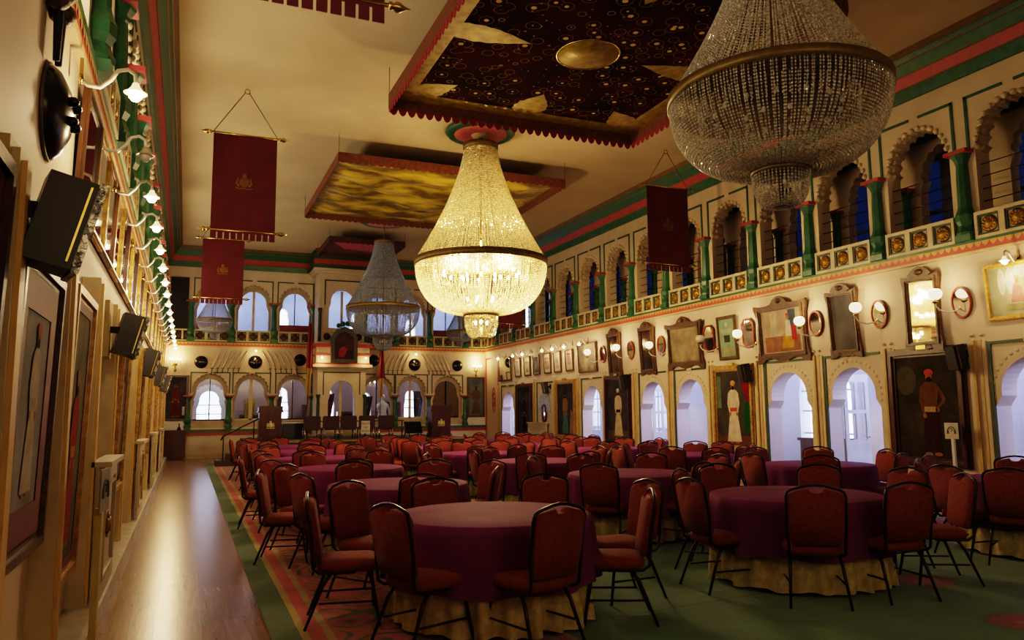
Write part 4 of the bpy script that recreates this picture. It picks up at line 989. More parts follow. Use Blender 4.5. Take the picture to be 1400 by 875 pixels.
def figure(h, robe, turban, sash, skirt, face=(.35,.17,.09), long=True, elbow=False):
    """standing painted figure, feet at z=0, h tall; flat shapes"""
    f = MB(); u = h
    sk = [(-.085*u,.50*u),(.085*u,.50*u),(.13*u,.25*u),(.165*u,.03*u),(-.165*u,.03*u),(-.13*u,.25*u)] if long else [(-.09*u,.50*u),(.09*u,.50*u),(.11*u,.05*u),(.02*u,.05*u),(0,.4*u),(-.02*u,.05*u),(-.11*u,.05*u)]
    for s in (-1,1): flat(f, ell(s*.06*u,.025*u,.05*u,.02*u), -.0005, 4)
    flat(f, sk, -.001, 3)
    flat(f, [(-.075*u,.50*u),(.075*u,.50*u),(.115*u,.76*u),(.09*u,.815*u),(.03*u,.84*u),(-.03*u,.84*u),(-.09*u,.815*u),(-.115*u,.76*u)], -.002, 0)
    for s in (-1,1):
        if elbow and s > 0: pl = [(.09*u,.80*u),(.12*u,.78*u),(.20*u,.64*u),(.19*u,.61*u),(.09*u,.52*u),(.08*u,.55*u),(.15*u,.63*u)]
        else: pl = [(s*.085*u,.81*u),(s*.12*u,.78*u),(s*.145*u,.62*u),(s*.10*u,.46*u),(s*.065*u,.47*u),(s*.10*u,.62*u)]
        flat(f, pl, -.0025, 0); flat(f, ell(s*.08*u if not (elbow and s > 0) else .085*u,.455*u if not (elbow and s > 0) else .52*u,.025*u,.03*u), -.003, 4)
    flat(f, [(-.082*u,.495*u),(.082*u,.495*u),(.08*u,.555*u),(-.08*u,.555*u)], -.003, 2)
    flat(f, ell(0,.885*u,.042*u,.055*u), -.003, 4); flat(f, ell(0,.862*u,.036*u,.03*u), -.0035, 5)
    flat(f, ell(0,.938*u,.058*u,.042*u), -.004, 1)
    return f, [paint(robe), paint(turban), paint(sash), paint(skirt), paint(face), paint((.02,.012,.01))]
def portrait(label, loc, rz, w, h, fmat, bg, fig=None, extra=None, lamp=False, mat_w=None, fw=.14, group=None, rx=0, plaque=True, d=.09):
    t = thing('framed_portrait', label, 'painting', loc, rz, group, (rx,0,rz))
    part('frame', frame_mb(w, h, fw, d), fmat, t)
    c = part('canvas', MB().plate(rect(-w/2+fw*.9,-h/2+fw*.9,w/2-fw*.9,h/2-fw*.9), [], -.03, -.01), bg, t)
    if mat_w: part('mount', MB().plate(rect(-w/2+fw*.9,-h/2+fw*.9,w/2-fw*.9,h/2-fw*.9), [rect(-w/2+fw+mat_w,-h/2+fw+mat_w,w/2-fw-mat_w,h/2-fw-mat_w)], -.036, -.031), M('maroon_mount', (.13,.012,.02), .6), t)
    if extra:
        for i, (pts, col) in enumerate(extra): part('painted_backdrop', flat(MB(), pts, -.031-.0004*i, 0), paint(col), c)
    if fig:
        fh, fx, fz, a = fig; f, ms = figure(fh, **a); part('painted_figure', f, ms, c, (fx,-.034,fz))
    if plaque: part('plaque', MB().box(-.09,-.10,h/2-.02,.09,-.02,h/2+.045), BRASS, t)
    return t
XW = XR
def RW(y, z, off=.0): return (XW-off, y, z)
FR_DK = M('dark_red_frame', (.075,.018,.015), .35, col2=(.04,.01,.008), scale=18, bmp=.2)
BG1 = blend('dusky_blue_canvas', [(.3,(.025,.025,.035)),(.7,(.07,.065,.075))]); BG2 = blend('brown_dark_canvas', [(.3,(.018,.014,.010)),(.55,(.045,.035,.022)),(.75,(.09,.07,.045))])
portrait('full-length portrait of a person in brown tunic and pink turban, dark red frame, nearest', RW(8.98,1.56), -PI/2, 1.42, 1.94, FR_DK, BG2, (1.45,.06,-.80,dict(robe=(.16,.075,.03),turban=(.42,.08,.05),sash=(.45,.33,.2),skirt=(.055,.016,.014),long=False,elbow=True)), [(ell(-.38,.45,.2,.25),(.09,.08,.05)),(rect(-.6,-.85,.6,-.5),(.05,.035,.025))])
portrait('full-length portrait of a person in long white robe, orange sash, red curtain behind', RW(13.85,1.58), -PI/2, 1.40, 1.92, GOLDF, blend('hall_scene_canvas',[(.3,(.03,.03,.025)),(.7,(.075,.065,.05))]), (1.42,.0,-.78,dict(robe=(.60,.52,.40),turban=(.55,.28,.10),sash=(.55,.09,.02),skirt=(.60,.52,.42))), [([(.12,.85),(.60,.85),(.60,.05),(.45,.12),(.32,.42)],(.20,.015,.03)),(ell(.45,-.2,.14,.35),(.015,.09,.025)),(rect(-.6,.0,-.42,.72),(.13,.18,.12)),(rect(-.6,-.85,.6,-.62),(.14,.06,.04))])
portrait('full-length portrait of a person in white coat with dark belt, dark red frame', RW(18.85,1.58), -PI/2, 1.40, 1.92, FR_DK, BG1, (1.40,.03,-.78,dict(robe=(.55,.45,.33),turban=(.60,.55,.48),sash=(.04,.02,.02),skirt=(.52,.42,.30))), [(rect(-.6,-.85,.6,-.6),(.13,.10,.07))])
portrait('full-length portrait of a person in ochre tunic and teal skirt, gold frame', RW(22.1,1.60), -PI/2, 1.44, 1.90, GOLDF, BG1, (1.36,-.02,-.78,dict(robe=(.30,.17,.07),turban=(.05,.04,.05),sash=(.25,.12,.05),skirt=(.08,.20,.22))), [([(.25,-.8),(.55,-.8),(.5,-.1),(.35,.0)],(.30,.22,.13))])
portrait('very dark full-length portrait with a dim red hand, brown frame, farthest', RW(25.4,1.58), -PI/2, 1.40, 1.90, WOODD, BG1, (1.36,.02,-.8,dict(robe=(.03,.022,.022),turban=(.15,.05,.03),sash=(.28,.09,.05),skirt=(.02,.015,.015))))
portrait('full-length portrait in gold frame at the right edge, beyond the nearest doorway', RW(5.6,1.58), -PI/2, 1.40, 1.92, GOLDF, BG2, (1.40,.0,-.78,dict(robe=(.4,.3,.2),turban=(.4,.1,.05),sash=(.2,.03,.02),skirt=(.4,.3,.2))))

def picture(label, y, w, h, fmat, bg, z=3.16, fw=.05, shapes=None, cat='picture', group=None, name='framed_picture', lean=.05):
    t = thing(name, label, cat, RW(y, z-h/2), -PI/2, group, (R(4),0,-PI/2))
    part('frame', frame_mb(w, h, fw, .05), fmat, t, (0,0,h/2))
    c = part('mirror_glass' if cat == 'mirror' else 'canvas', MB().plate(rect(-w/2+fw*.9,-h/2+fw*.9,w/2-fw*.9,h/2-fw*.9), [], -.025, -.01), bg, t, (0,0,h/2))
    for i, (p, col) in enumerate(shapes or []): part('painted_shape', flat(MB(), p, -.026-.0005*i, 0), paint(col), c)
    return t
PAPER = blend('foxed_paper', [(.3,(.38,.31,.22)),(.7,(.50,.42,.31))], 4); 
for i, (y, sh) in enumerate(((25.92,[(rect(-.13,-.2,.13,.22),(.28,.25,.24)),(rect(-.13,.2,.13,.24),(.4,.12,.1))]),(25.06,[(rect(-.12,-.22,.12,.18),(.2,.19,.17)),(ell(0,0,.07,.1),(.36,.33,.28))]),(24.27,[(rect(-.2,-.27,.2,.27),(.17,.17,.17)),(rect(-.12,-.15,.12,.12),(.25,.24,.23))]),(23.39,[(rect(-.16,-.2,.16,.1),(.30,.22,.2)),(rect(-.17,.12,.17,.2),(.42,.16,.12))]),(22.62,[(rect(-.12,-.2,.1,.15),(.33,.32,.30)),(ell(0,.02,.05,.08),(.2,.2,.2))]),(21.76,[(rect(-.11,-.14,.11,.16),(.34,.22,.2)),(rect(-.13,.17,.13,.23),(.5,.07,.07))]))):
    picture('small upright framed print in a row of six, %s from the end wall' % ORD[i], y, .54, .70, WOODC, PAPER, shapes=sh, group='six small prints')
picture('large sepia landscape picture right of the six small prints', 20.55, 1.18, .90, WOODC, blend('sepia_landscape',[(.3,(.10,.085,.065)),(.6,(.30,.25,.18)),(.75,(.42,.36,.27))],3))
picture('wide mirror in brown frame nearest the end wall', 27.15, 1.2, .9, WOODC, MIRROR, cat='mirror', name='wall_mirror')
picture('tall framed certificate with pale green ground and crest', 13.94, .66, 1.0, WOODC, blend('pale_green_card',[(.3,(.16,.25,.15)),(.7,(.22,.32,.20))],5), fw=.08, shapes=[(rect(-.2,.1,.2,.2),(.38,.35,.27)),(ell(0,.3,.05,.06),(.45,.42,.35)),(rect(-.1,-.1,.1,.06),(.05,.06,.05)),(rect(-.2,-.35,.2,-.25),(.36,.28,.18))])
picture('gold-framed painting of seated white-robed people at the right edge', 7.22, 1.2, .86, GOLDF, blend('pale_court_scene',[(.3,(.22,.22,.13)),(.7,(.42,.40,.28))],2.5), z=3.27, fw=.07, shapes=[(ell(.42-.75,.14,.06,.2),(.55,.53,.48)),(ell(.60-.8,.14,.07,.2),(.55,.53,.48)),([(-.22,-.18),(-.02,-.18),(-.04,.04),(-.16,.1)],(.50,.22,.20)),(ell(-.1,.13,.03,.04),(.45,.2,.12)),(rect(-.3,-.3,.4,-.2),(.32,.30,.16)),([(.15,-.18),(.4,-.18),(.36,.08),(.2,.08)],(.5,.33,.12)),(ell(.27,.13,.035,.04),(.4,.18,.1)),(ell(0,.28,.14,.1),(.5,.5,.42))])
# ornate carved frames
def ornate_outline(w, h, wild):
    a, b = w/2, h/2; o = []
    o += [(-a-.05*wild,-b-.09),(-a+.10,-b-.07),(-a+.20,-b+.0),(-a*.45,-b+.02),(-.16,-b-.03),(0,-b-.07),(.16,-b-.03),(a*.45,-b+.02),(a-.20,-b),(a-.10,-b-.07),(a+.05*wild,-b-.09),(a+.05*wild,-b+.06),(a,-b+.18),(a-.015,0),(a,b-.22),(a+.06*wild,b-.04),(a+.05*wild,b+.03),(a-.14,b-.005),(a*.5,b),(.24,b+.02),(.17,b+.10),(.08,b+.15),(0,b+.17),(-.08,b+.15),(-.17,b+.10),(-.24,b+.02),(-a*.5,b),(-a+.14,b-.005),(-a-.05*wild,b+.03),(-a-.06*wild,b-.04),(-a,b-.22),(-a+.015,0),(-a,-b+.18),(-a-.05*wild,-b+.06)]
    return o
def ornate(label, y, w, h, bg, z=3.14, fw=.12, cat='painting', shapes=None, wild=1., fm=None, name='ornate_framed_picture', group=None, rot=None):
    t = thing(name, label, cat, RW(y, z-h/2, .03 if rot else 0), -PI/2, group, rot or (R(4),0,-PI/2)); inn_ = rect(-w/2+fw,-h/2+fw,w/2-fw,h/2-fw)
    part('frame', MB().plate(ornate_outline(w,h,wild), [inn_], -.06, 0).plate(rect(-w/2+fw*.35,-h/2+fw*.35,w/2-fw*.35,h/2-fw*.35), [rect(-w/2+fw*.75,-h/2+fw*.75,w/2-fw*.75,h/2-fw*.75)], -.085, -.06), fm or WOODC, t, (0,0,h/2))
    part('crest_carving', MB().ball((0,-.06,h+.07), .065, 10, 6, .8, sx=1.3), fm or WOODC, t)
    c = part('mirror_glass' if cat == 'mirror' else 'canvas', MB().plate(rect(-w/2+fw*.9,-h/2+fw*.9,w/2-fw*.9,h/2-fw*.9), [], -.03, -.01), bg, t, (0,0,h/2))
    for i, (p, col) in enumerate(shapes or []): part('painted_shape', flat(MB(), p, -.031-.0005*i, 0), paint(col), c)
    return t
ornate('carved brown frame with an interior scene and seated figure in white and red', 12.2, 1.40, 1.12, blend('interior_scene',[(.3,(.20,.13,.09)),(.6,(.42,.34,.25)),(.75,(.52,.45,.34))],2), shapes=[(rect(-.5,-.42,.5,-.1),(.30,.14,.09)),(rect(-.3,-.08,-.12,.4),(.45,.38,.28)),(rect(.22,-.1,.42,.42),(.08,.10,.13)),([(-.02,-.36),(.30,-.36),(.34,-.1),(.05,-.05)],(.50,.28,.04)),([(.1,-.12),(.28,-.12),(.26,.2),(.14,.22)],(.58,.52,.42)),(ell(.2,.27,.04,.05),(.4,.2,.12)),(ell(.2,.325,.05,.025),(.5,.06,.05)),([(.28,-.2),(.42,-.2),(.4,.1),(.28,.08)],(.42,.05,.05))])
ornate('carved brown frame with a faded ochre landscape, left of the octagonal mirrors', 15.55, 1.38, 1.06, blend('faded_landscape',[(.3,(.13,.10,.06)),(.6,(.30,.24,.14)),(.8,(.42,.35,.22))],2.5))
ornate('tall carved mirror reflecting crystal, above the nearest dark red portrait', 8.92, .68, 1.18, MIRROR, fw=.08, cat='mirror', wild=.5, name='ornate_mirror', rot=(R(.4),0,-PI/2-.05))
ornate('tall carved frame with dim grey glass, above the glazed doorway', 10.58, .68, 1.15, blend('dim_grey_picture',[(.3,(.06,.06,.055)),(.7,(.16,.15,.14))],2), fw=.07, wild=.5)
ornate('tall narrow dark mirror in carved frame, first right of the landscape picture', 18.89, .68, 1.18, MIRRORD, fw=.08, cat='mirror', wild=.3, name='ornate_mirror')
ornate('tall narrow dark mirror in carved frame, second right of the landscape picture', 17.2, .68, 1.18, MIRRORD, fw=.08, cat='mirror', wild=.3, name='ornate_mirror')
# oval and octagonal mirrors with lamps
REDLINE = M('red_lacquer_line', (.42,.05,.03), .4)
def oval(label, y, octo=False, z=3.2):
    t = thing('octagonal_mirror' if octo else 'oval_mirror', label, 'mirror', RW(y, z), -PI/2, 'small wall mirrors', (R(5),0,-PI/2))
    if octo: P = lambda s: [(-.19*s,-.2*s),(-.10*s,-.30*s),(.10*s,-.30*s),(.19*s,-.2*s),(.19*s,.2*s),(.10*s,.30*s),(-.10*s,.30*s),(-.19*s,.2*s)]
    else: P = lambda s: ell(0,0,.165*s,.245*s,32)
    part('frame', MB().plate(P(1.06), [P(.90)], -.04, 0), WOODC, t); part('red_line', MB().plate(P(1.0), [P(.9)], -.052, -.04), REDLINE, t)
    part('mirror_glass', MB().plate(P(.91), [], -.035, -.01), MIRROR, t); return t
for y, lb in ((8.24,'oval red-lined mirror above the pilaster right of the tall crystal mirror'),(9.81,'oval red-lined mirror between the two tall carved frames'),(11.30,'oval red-lined mirror right of the interior-scene picture'),(16.6,'oval red-lined mirror left of the ochre landscape'),(18.08,'oval red-lined mirror between the two tall dark mirrors'),(19.62,'oval red-lined mirror right of the sepia landscape')): oval(lb, y)
oval('octagonal mirror left of the pale green certificate', 14.62, True); oval('octagonal red-lined mirror right of the pale green certificate', 13.26, True)
LAMPS = []
def globe_lamp(label, y, z, lit=True):
    t = thing('globe_sconce', label, 'wall lamp', RW(y-.06, z-.24, .0), -PI/2, 'globe wall lamps')
    part('backplate', MB().lathe([(.045,0),(.04,.02),(.02,.03)], 12, (0,0,0), 'y'), BRASS, t)
    part('arm', MB().tube([(0,0,0),(-.01,-.10,-.06),(-.05,-.22,-.09),(-.12,-.33,-.05),(-.15,-.37,.02),(-.15,-.37,.06)], .012, 7), CLEARG, t)
    part('cup', MB().lathe([(.012,.05),(.05,.075),(.055,.09),(.02,.10),(.02,.12)], 14, (-.15,-.37,0)), BRASS, t)
    part('globe', MB().lathe([(.04,.12),(.085,.15),(.105,.20),(.10,.25),(.075,.285),(.06,.29)], 18, (-.15,-.37,0)), FROSTED if lit else FROST_OFF, t, label=None if lit else 'unlit frosted globe')
    if lit: LAMPS.append((XW-.37, y+.09, z+.28, 3.))
for y, z, lit, lb in ((8.34,3.37,1,'lit frosted globe lamp beside the tall crystal mirror'),(9.92,3.36,1,'lit frosted globe lamp beside the dim grey tall frame'),(11.29,3.27,1,'lit frosted globe lamp at the left edge of the oval mirror by the interior scene'),(13.12,3.2,1,'lit frosted globe lamp before the right octagonal mirror'),(14.42,3.21,0,'unlit frosted globe lamp before the left octagonal mirror'),(16.56,3.24,1,'lit frosted globe lamp left of the ochre landscape'),(18.2,3.31,1,'lit frosted globe lamp between the tall dark mirrors'),(19.86,3.3,1,'lit frosted globe lamp in front of the sepia landscape')):
    globe_lamp(lb, y, z, lit)
def swan(label, loc, rz, lit, group):
    t = thing('swan_neck_lamp', label, 'wall lamp', loc, rz, group)
    part('backplate', MB().lathe([(.035,0),(.03,.02)], 10, (0,0,0), 'y').box(-.012,-.02,-.02,.012,0,.14), BRASS, t)
    part('arm', MB().tube([(0,0,0),(0,-.05,-.035),(0,-.12,-.04),(0,-.18,.02),(0,-.22,.09),(0,-.28,.11),(0,-.325,.08),(0,-.33,.02)], .014, 7), CLEARG, t)
    part('shade', MB().lathe([(.02,.02),(.028,-.005),(.048,-.03),(.066,-.05),(.074,-.048)], 14, (0,-.33,0)), TULIP if lit else FROST_OFF, t)
    part('bulb', MB().ball((0,-.33,-.06), .045, 8, 6), BULB if lit else FROST_OFF, t)
for i, y in enumerate((27.16,25.72,24.85,24.0,23.2,22.42,21.57,20.54)):
    lit = i != 3; swan('%s swan-neck lamp over the right wall prints, %s from the end wall' % ('lit' if lit else 'unlit', ORD[i]), (XR, y, 3.62), -PI/2, lit, 'swan-neck lamps on the right wall')
    if lit: LAMPS.append((XR-.36, y, 3.45, 2.5))
swan('lit swan-neck lamp over the gold-framed painting at the right edge', (XR,7.3,3.72), -PI/2, True, 'swan-neck lamps on the right wall'); LAMPS.append((XR-.36, 7.3, 3.5, 5))
for i in range(17):
    y = 5.45 + 1.33*i; lit = i not in (1,)
    swan('%s swan-neck lamp below the left gallery, %s from the viewer' % ('lit' if lit else 'unlit', ORD[i]), (XL+.06, y, 3.72), PI/2, lit, 'swan-neck lamps on the left wall')
    if lit: LAMPS.append((XL+.44, y, 3.54, 4 if i < 5 else 3))
# loudspeakers
GRILLE = M('speaker_grille', (.018,.018,.02), .45, scale=60, bmp=.3); SILVER = M('silver_trim', (.4,.4,.42), .3, .9); PLASTIC = M('crinkled_plastic_wrap', (.10,.10,.10), .18, .7, col2=(.5,.48,.44), scale=14, bmp=1., bscale=30, lo=.5, hi=.56)
def speaker(label, loc, rz, s=1., tilt=14, yaw=0, wrap=False, group='wall loudspeakers'):
    t = thing('loudspeaker', label, 'loudspeaker', loc, rz, group)
    part('bracket', MB().box(-.03,-.1,-.03,.03,.02,.03).box(-.06,-.015,-.08,.06,.0,.08), BLACKM, t)
    M_ = (R(tilt), 0, R(yaw))
    cab = MB().plate([(-.14,.0),(.14,.0),(.105,.22),(-.105,.22)], [], -.23, .23); cab.v = [(x, -.1-(.22-z), -y) for x, y, z in cab.v]
    b_ = part('cabinet', cab, BLACK, t, (0,0,0), M_); b_.scale = (s,s,s)
    part('grille', MB().plate([(-.125,-.215),(.125,-.215),(.125,.215),(-.125,.215)], [], -.345, -.32), GRILLE, b_); part('trim_strip', MB().box(-.13,-.35,-.20,-.122,-.32,.20), SILVER, b_); part('side_line', MB().box(-.150,-.295,-.20,-.136,-.285,.2).box(.136,-.295,-.2,.150,-.285,.2), BRASS, b_)
    if wrap: part('mounting_board', MB().box(-.17,-.02,-.26,.17,.04,.26), M('yellowed_board', (.50,.40,.16), .6), t)
    if wrap: part('plastic_cover', MB().box(-.145,-.352,-.245,.145,-.325,-.20).box(.10,-.358,-.24,.148,-.322,.24).box(-.148,-.358,-.24,-.13,-.322,.24), PLASTIC, b_)
    return t
for y, lb in ((8.22,'black loudspeaker at the top right of the nearest dark red portrait'),(13.2,'black loudspeaker at the corner of the white-robed portrait'),(18.2,'black loudspeaker at the corner of the white-coat portrait'),(23.25,'black loudspeaker above the small wall mirror by the white niche')): speaker(lb, (XR,y,2.36), -PI/2, .85, 10, -18)
for i, y in enumerate((3.62,8.0,12.2,16.3,20.4)):
    speaker('black loudspeaker in clear plastic high on left wall, %s from the viewer' % ORD[i], (XL+.08,y,2.40 if i == 0 else 2.34), PI/2, .84, 14, 12 if i else 16, True)
# white niche, cover panel and little mirror on the right wall, sign posts
PANELW = M('ivory_panel', (.50,.44,.34), .5, scale=3)
def cover_panel(label, loc, rz, w=1.4, h=1.12, crested=False):
    t = thing('cover_panel', label, 'panel', loc, rz, 'ivory cover panels')
    part('board', MB().plate(rect(-w/2,0,w/2,h), [rect(-w/2+.12,.12,w/2-.12,h-.12)], -.04, 0).box(-w/2+.1,-.02,.1,w/2-.1,0,h-.1).box(-w/2-.02,-.09,h,w/2+.02,.06,h+.04), PANELW, t)
    part('moulding', frame_mb(w-.3, h-.3, .03, .05), PANELW, t, (0,-.0,h/2))
    if crested: part('emblem', crest(MB(), (0,-.03,h*.5), .13), GILT, t, label='small gilt crest')
cover_panel('ivory cover panel standing below the small mirror on the right wall', (XR-.12,24.05,.0), -PI/2, 1.5, 1.13)
t = thing('small_wall_mirror', 'small dark-framed mirror with rounded ends above the ivory cover panel', 'mirror', RW(23.72,1.48), -PI/2)
RO = lambda a, b_: [(a*cos(TAU*i/24), (b_-a)*(1 if sin(TAU*i/24) >= 0 else -1)+a*sin(TAU*i/24)) for i in range(24)]
part('frame', MB().plate(RO(.17,.31), [RO(.10,.23)], -.05, 0), FR_DK, t); part('mirror_glass', MB().plate(RO(.105,.235), [], -.02, -.005), MIRROR, t)
nic = MB().plate([(-.45,1.5),(.45,1.5),(.45,1.75)]+[(.45*cos(R(a)),1.75+.45*sin(R(a))) for a in range(0,181,12)]+[(-.45,1.75)], [], -.03, 0)
for z in (1.58,1.68,1.78,1.88,1.98,2.06): nic.box(-.36 if z < 1.95 else -.25,-.04,z,.36 if z < 1.95 else .25,-.03,z+.035)
solo('niche_panel', nic, M('silvery_marble', (.42,.41,.40), .3, col2=(.25,.24,.24), scale=10), 'silvery arched marble niche panel above the small wall mirror', 'panel', RW(23.7,.0), RR)
SIGNW = M('sign_plate', (.58,.52,.42), .5); SIGNL = M('pole_cream_yellow', (.62,.52,.22), .45)
def guide_sign(label, loc, rz, ph, pm, s=.23, plate=None):
    t = thing('sign_post', label, 'sign', loc, rz, 'audio point signs')
    part('post', MB().box(-.022,-.02,0,.022,.02,ph), pm, t); part('base', MB().box(-.16,-.12,0,.16,.12,.02), pm, t)
    part('sign_plate', MB().box(-s/2,-.03,ph-.02,s/2,-.02,ph+s), plate or SIGNW, t)
    k = s/.23; ic = MB().tube([(.062*k*cos(R(a)),-.033,ph+s/2-.01+.062*k*sin(R(a))) for a in range(-10,191,20)], .006*k, 5)
    for q in (-1,1): ic.box(q*.062*k-.012*k,-.038,ph+s/2-.055*k,q*.062*k+.012*k,-.03,ph+s/2-.005*k)
    ic.tube([(.018*k*cos(R(a)),-.033,ph+s/2+.012*k+.018*k*sin(R(a))) for a in range(170,-60,-30)]+[(0,-.033,ph+s/2-.022*k)], .004*k, 5)
    part('headphone_symbol', ic, M('sign_grey', (.10,.10,.10), .5), t)
guide_sign('small square sign with headphone symbol on a white post before the nearest dark red portrait', (XR-.22,8.42,0), -PI/2, 1.08, WHITE)
guide_sign('square grey sign with headphone symbol on a pale yellow post, left foreground', (-.47,5.42,.0), PI/2-.12, .98, SIGNL, .24, M('grey_sign', (.30,.28,.25), .5))
# corner panel with a painted cipher
struct('trim_32', MB().mat(0).plate(rect(-29.28,.25,-27.9,3.72), [rect(-29.2,.33,-27.98,3.64)], -.02, 0), [RED], (XR,0,0), RR)
cp = solo('painted_cipher', MB().tube([(.16*cos(TAU*i/24),0,.5*sin(TAU*i/24)) for i in range(24)], .014, 5, closed=True).tube([(.08,0,.22),(-.02,0,.30),(-.09,0,.20),(-.02,0,.06),(.07,0,-.04),(.09,0,-.18),(.0,0,-.27),(-.08,0,-.2),(-.04,0,-.1),(.06,0,-.13)], .018, 6).tube([(-.09,0,-.02),(.0,0,.0),(.09,0,.1)], .014, 5), RED, 'red oval with scrolled cipher painted on the corner panel of the right wall', 'wall painting', (XR-.012,28.4,2.0), RR)
# portraits on the end wall
portrait('dark portrait of a red-robed figure at the left end of the end wall', (-.35,YE,2.12), 0, .82, 1.60, WOODC, BG1, (1.15,0,-.66,dict(robe=(.13,.035,.025),turban=(.2,.05,.03),sash=(.2,.08,.04),skirt=(.12,.03,.02))), [(rect(.22,-.6,.3,-.3),(.5,.5,.55))], fw=.08, plaque=False)
portrait('portrait of an ochre-robed figure on blue ground at the right end of the end wall', (10.83,YE,2.14), 0, .74, 1.62, WOODC, blend('blue_grey_canvas',[(.3,(.08,.10,.12)),(.7,(.16,.20,.22))]), (1.2,0,-.72,dict(robe=(.16,.09,.05),turban=(.12,.08,.05),sash=(.16,.12,.05),skirt=(.14,.10,.06))), fw=.07, plaque=False)
for x in (-.35, 10.84): solo('white_panel', MB().box(-.38,-.03,0,.38,0,.34), WHITE, 'plain white panel under the %s portrait of the end wall' % ('left' if x < 0 else 'right'), 'panel', (x,YE,1.0))

# ------------------------------------------------------------------ left wall
def LW(y, z, off=.06): return (XL+off, y, z)
t = MB()
for k in range(17):
    y = 3.58 + 1.6*k - 1.6
    t.mat(0).box(y-.09,-.13,.13,y+.09,0,2.62).mat(1).box(y-.05,-.15,.13,y+.05,-.13,2.58).mat(2).box(y+.13,-.1,.13,y+.19,0,2.55)
struct('trim_33', t, [CREAM, YELG, GREEN_D], (XL,0,0), RL)
DKORN = M('black_carved_frame', (.03,.018,.014), .3, col2=(.10,.06,.02), scale=25, bmp=.5, lo=.5, hi=.75)
portrait('left foreground portrait of a white-robed person, maroon mount, dark carved frame', LW(4.31,1.58), PI/2, 1.18, 1.46, DKORN, blend('pale_blue_grey_canvas',[(.3,(.14,.14,.15)),(.7,(.28,.28,.29))],2), (.86,.02,-.42,dict(robe=(.45,.40,.34),turban=(.40,.14,.08),sash=(.4,.34,.28),skirt=(.45,.40,.34))), mat_w=.17, fw=.10, rx=R(1.5), d=.06, plaque=False)
portrait('gold-framed portrait of colourful standing group, second on the left wall', LW(5.92,1.42), PI/2, 1.10, 1.96, GOLDF, blend('green_brown_canvas',[(.3,(.05,.05,.03)),(.7,(.17,.16,.08))],3), (1.2,-.02,-.74,dict(robe=(.30,.04,.03),turban=(.35,.2,.05),sash=(.4,.2,.03),skirt=(.28,.05,.03))), mat_w=.06, fw=.11, rx=R(1.5), d=.06, plaque=False)
portrait('red-edged dark picture cut by the left edge of the view', LW(2.98,1.62), PI/2, .90, 1.85, FR_DK, BG2, None, mat_w=.05, fw=.12, rx=R(1.5), d=.06, plaque=False)
for i, y in enumerate([7.58+1.6*q for q in range(13)]):
    if i % 2: portrait('gold-framed portrait on the left wall, %s beyond the colourful group' % ORD[i//2], LW(y,1.6,.12), PI/2, 1.08, 1.7, GOLDF, BG2, (1.2,0,-.7,dict(robe=(.2,.12,.08),turban=(.3,.08,.04),sash=(.3,.2,.1),skirt=(.2,.12,.08))), fw=.1, rx=R(1.5), d=.06, plaque=False, group='left wall gold portraits')
    else:
        g_ = MB().plate(arch(0,.5,.16,1.6,2.35,.43), [], -.01, 0); solo('blind_arch', g_, PANELW, 'shallow arched recess panel on left wall, %s from the viewer' % ORD[i//2], 'panel', (XL,y,0), RL, 'left wall arch panels')
        if i == 0: pass
for i, y in enumerate((7.35,12.4,17.3,22.2)): cover_panel('ivory cover panel with gilt crest leaning at left wall, %s from the viewer' % ORD[i], (-.60,y,.13), PI/2, 1.2, 1.02, True)
for i in range(25):
    y = 6.25+.86*i
    t = thing('framed_glass_picture', 'narrow dark-framed glazed print in the long upper row of left wall, %s from viewer' % ORD[i], 'picture', (XL+.01,y,2.98), PI/2, 'upper row of glazed prints', (R(2),0,PI/2))
    part('frame', frame_mb(.84,.86,.045,.05), (WOODD,GOLDF)[i % 2], t, (0,0,.43)); part('glass', MB().plate(rect(-.39,-.40,.39,.40), [], -.028, -.01), MIRRORD if i % 3 else MIRROR, t, (0,0,.43))
make_shield('large black round shield with four bosses high on the left wall', (0,0,0), .25, True, PI/2).location = (XL, 4.80, 3.24)
sh = [o for o in COL.objects if o.get('label') == 'large black round shield with four bosses high on the left wall'][0]; sh.rotation_euler = (0,0,PI/2); sh.scale = (1.05,1.3,1.08)
t = thing('weapon_trophy', 'carved dark bracket with two scabbards hanging at the top left', 'weapon', (XL,4.62,3.76), PI/2)
part('carved_mount', MB().ball((0,-.05,.16), .11, 10, 7, 1.2).ball((.08,-.06,.02), .07, 8, 6).ball((-.08,-.06,.04), .07, 8, 6), WOODC, t)
for s in (-1,1): part('scabbard', MB().tube([(s*.03,-.05,.2),(s*.04,-.06,-.06),(s*.035,-.06,-.30)], [.03,.026,.018], 7), DARK, t)

t = thing('console_table', 'dark wooden console standing in the side corridor, seen through a right doorway', 'table', (12.72,12.72,0), -PI/2)
part('tabletop', MB().box(-.55,-.25,.86,.55,.25,.92), WOODD, t); part('apron', MB().box(-.5,-.22,.2,.5,.22,.86), WOODD, t)
for sx in (-1,1):
    for sy in (-1,1): part('leg', MB().tube([(sx*.48,sy*.2,.86),(sx*.46,sy*.19,0)], [.03,.022], 7), WOODD, t)
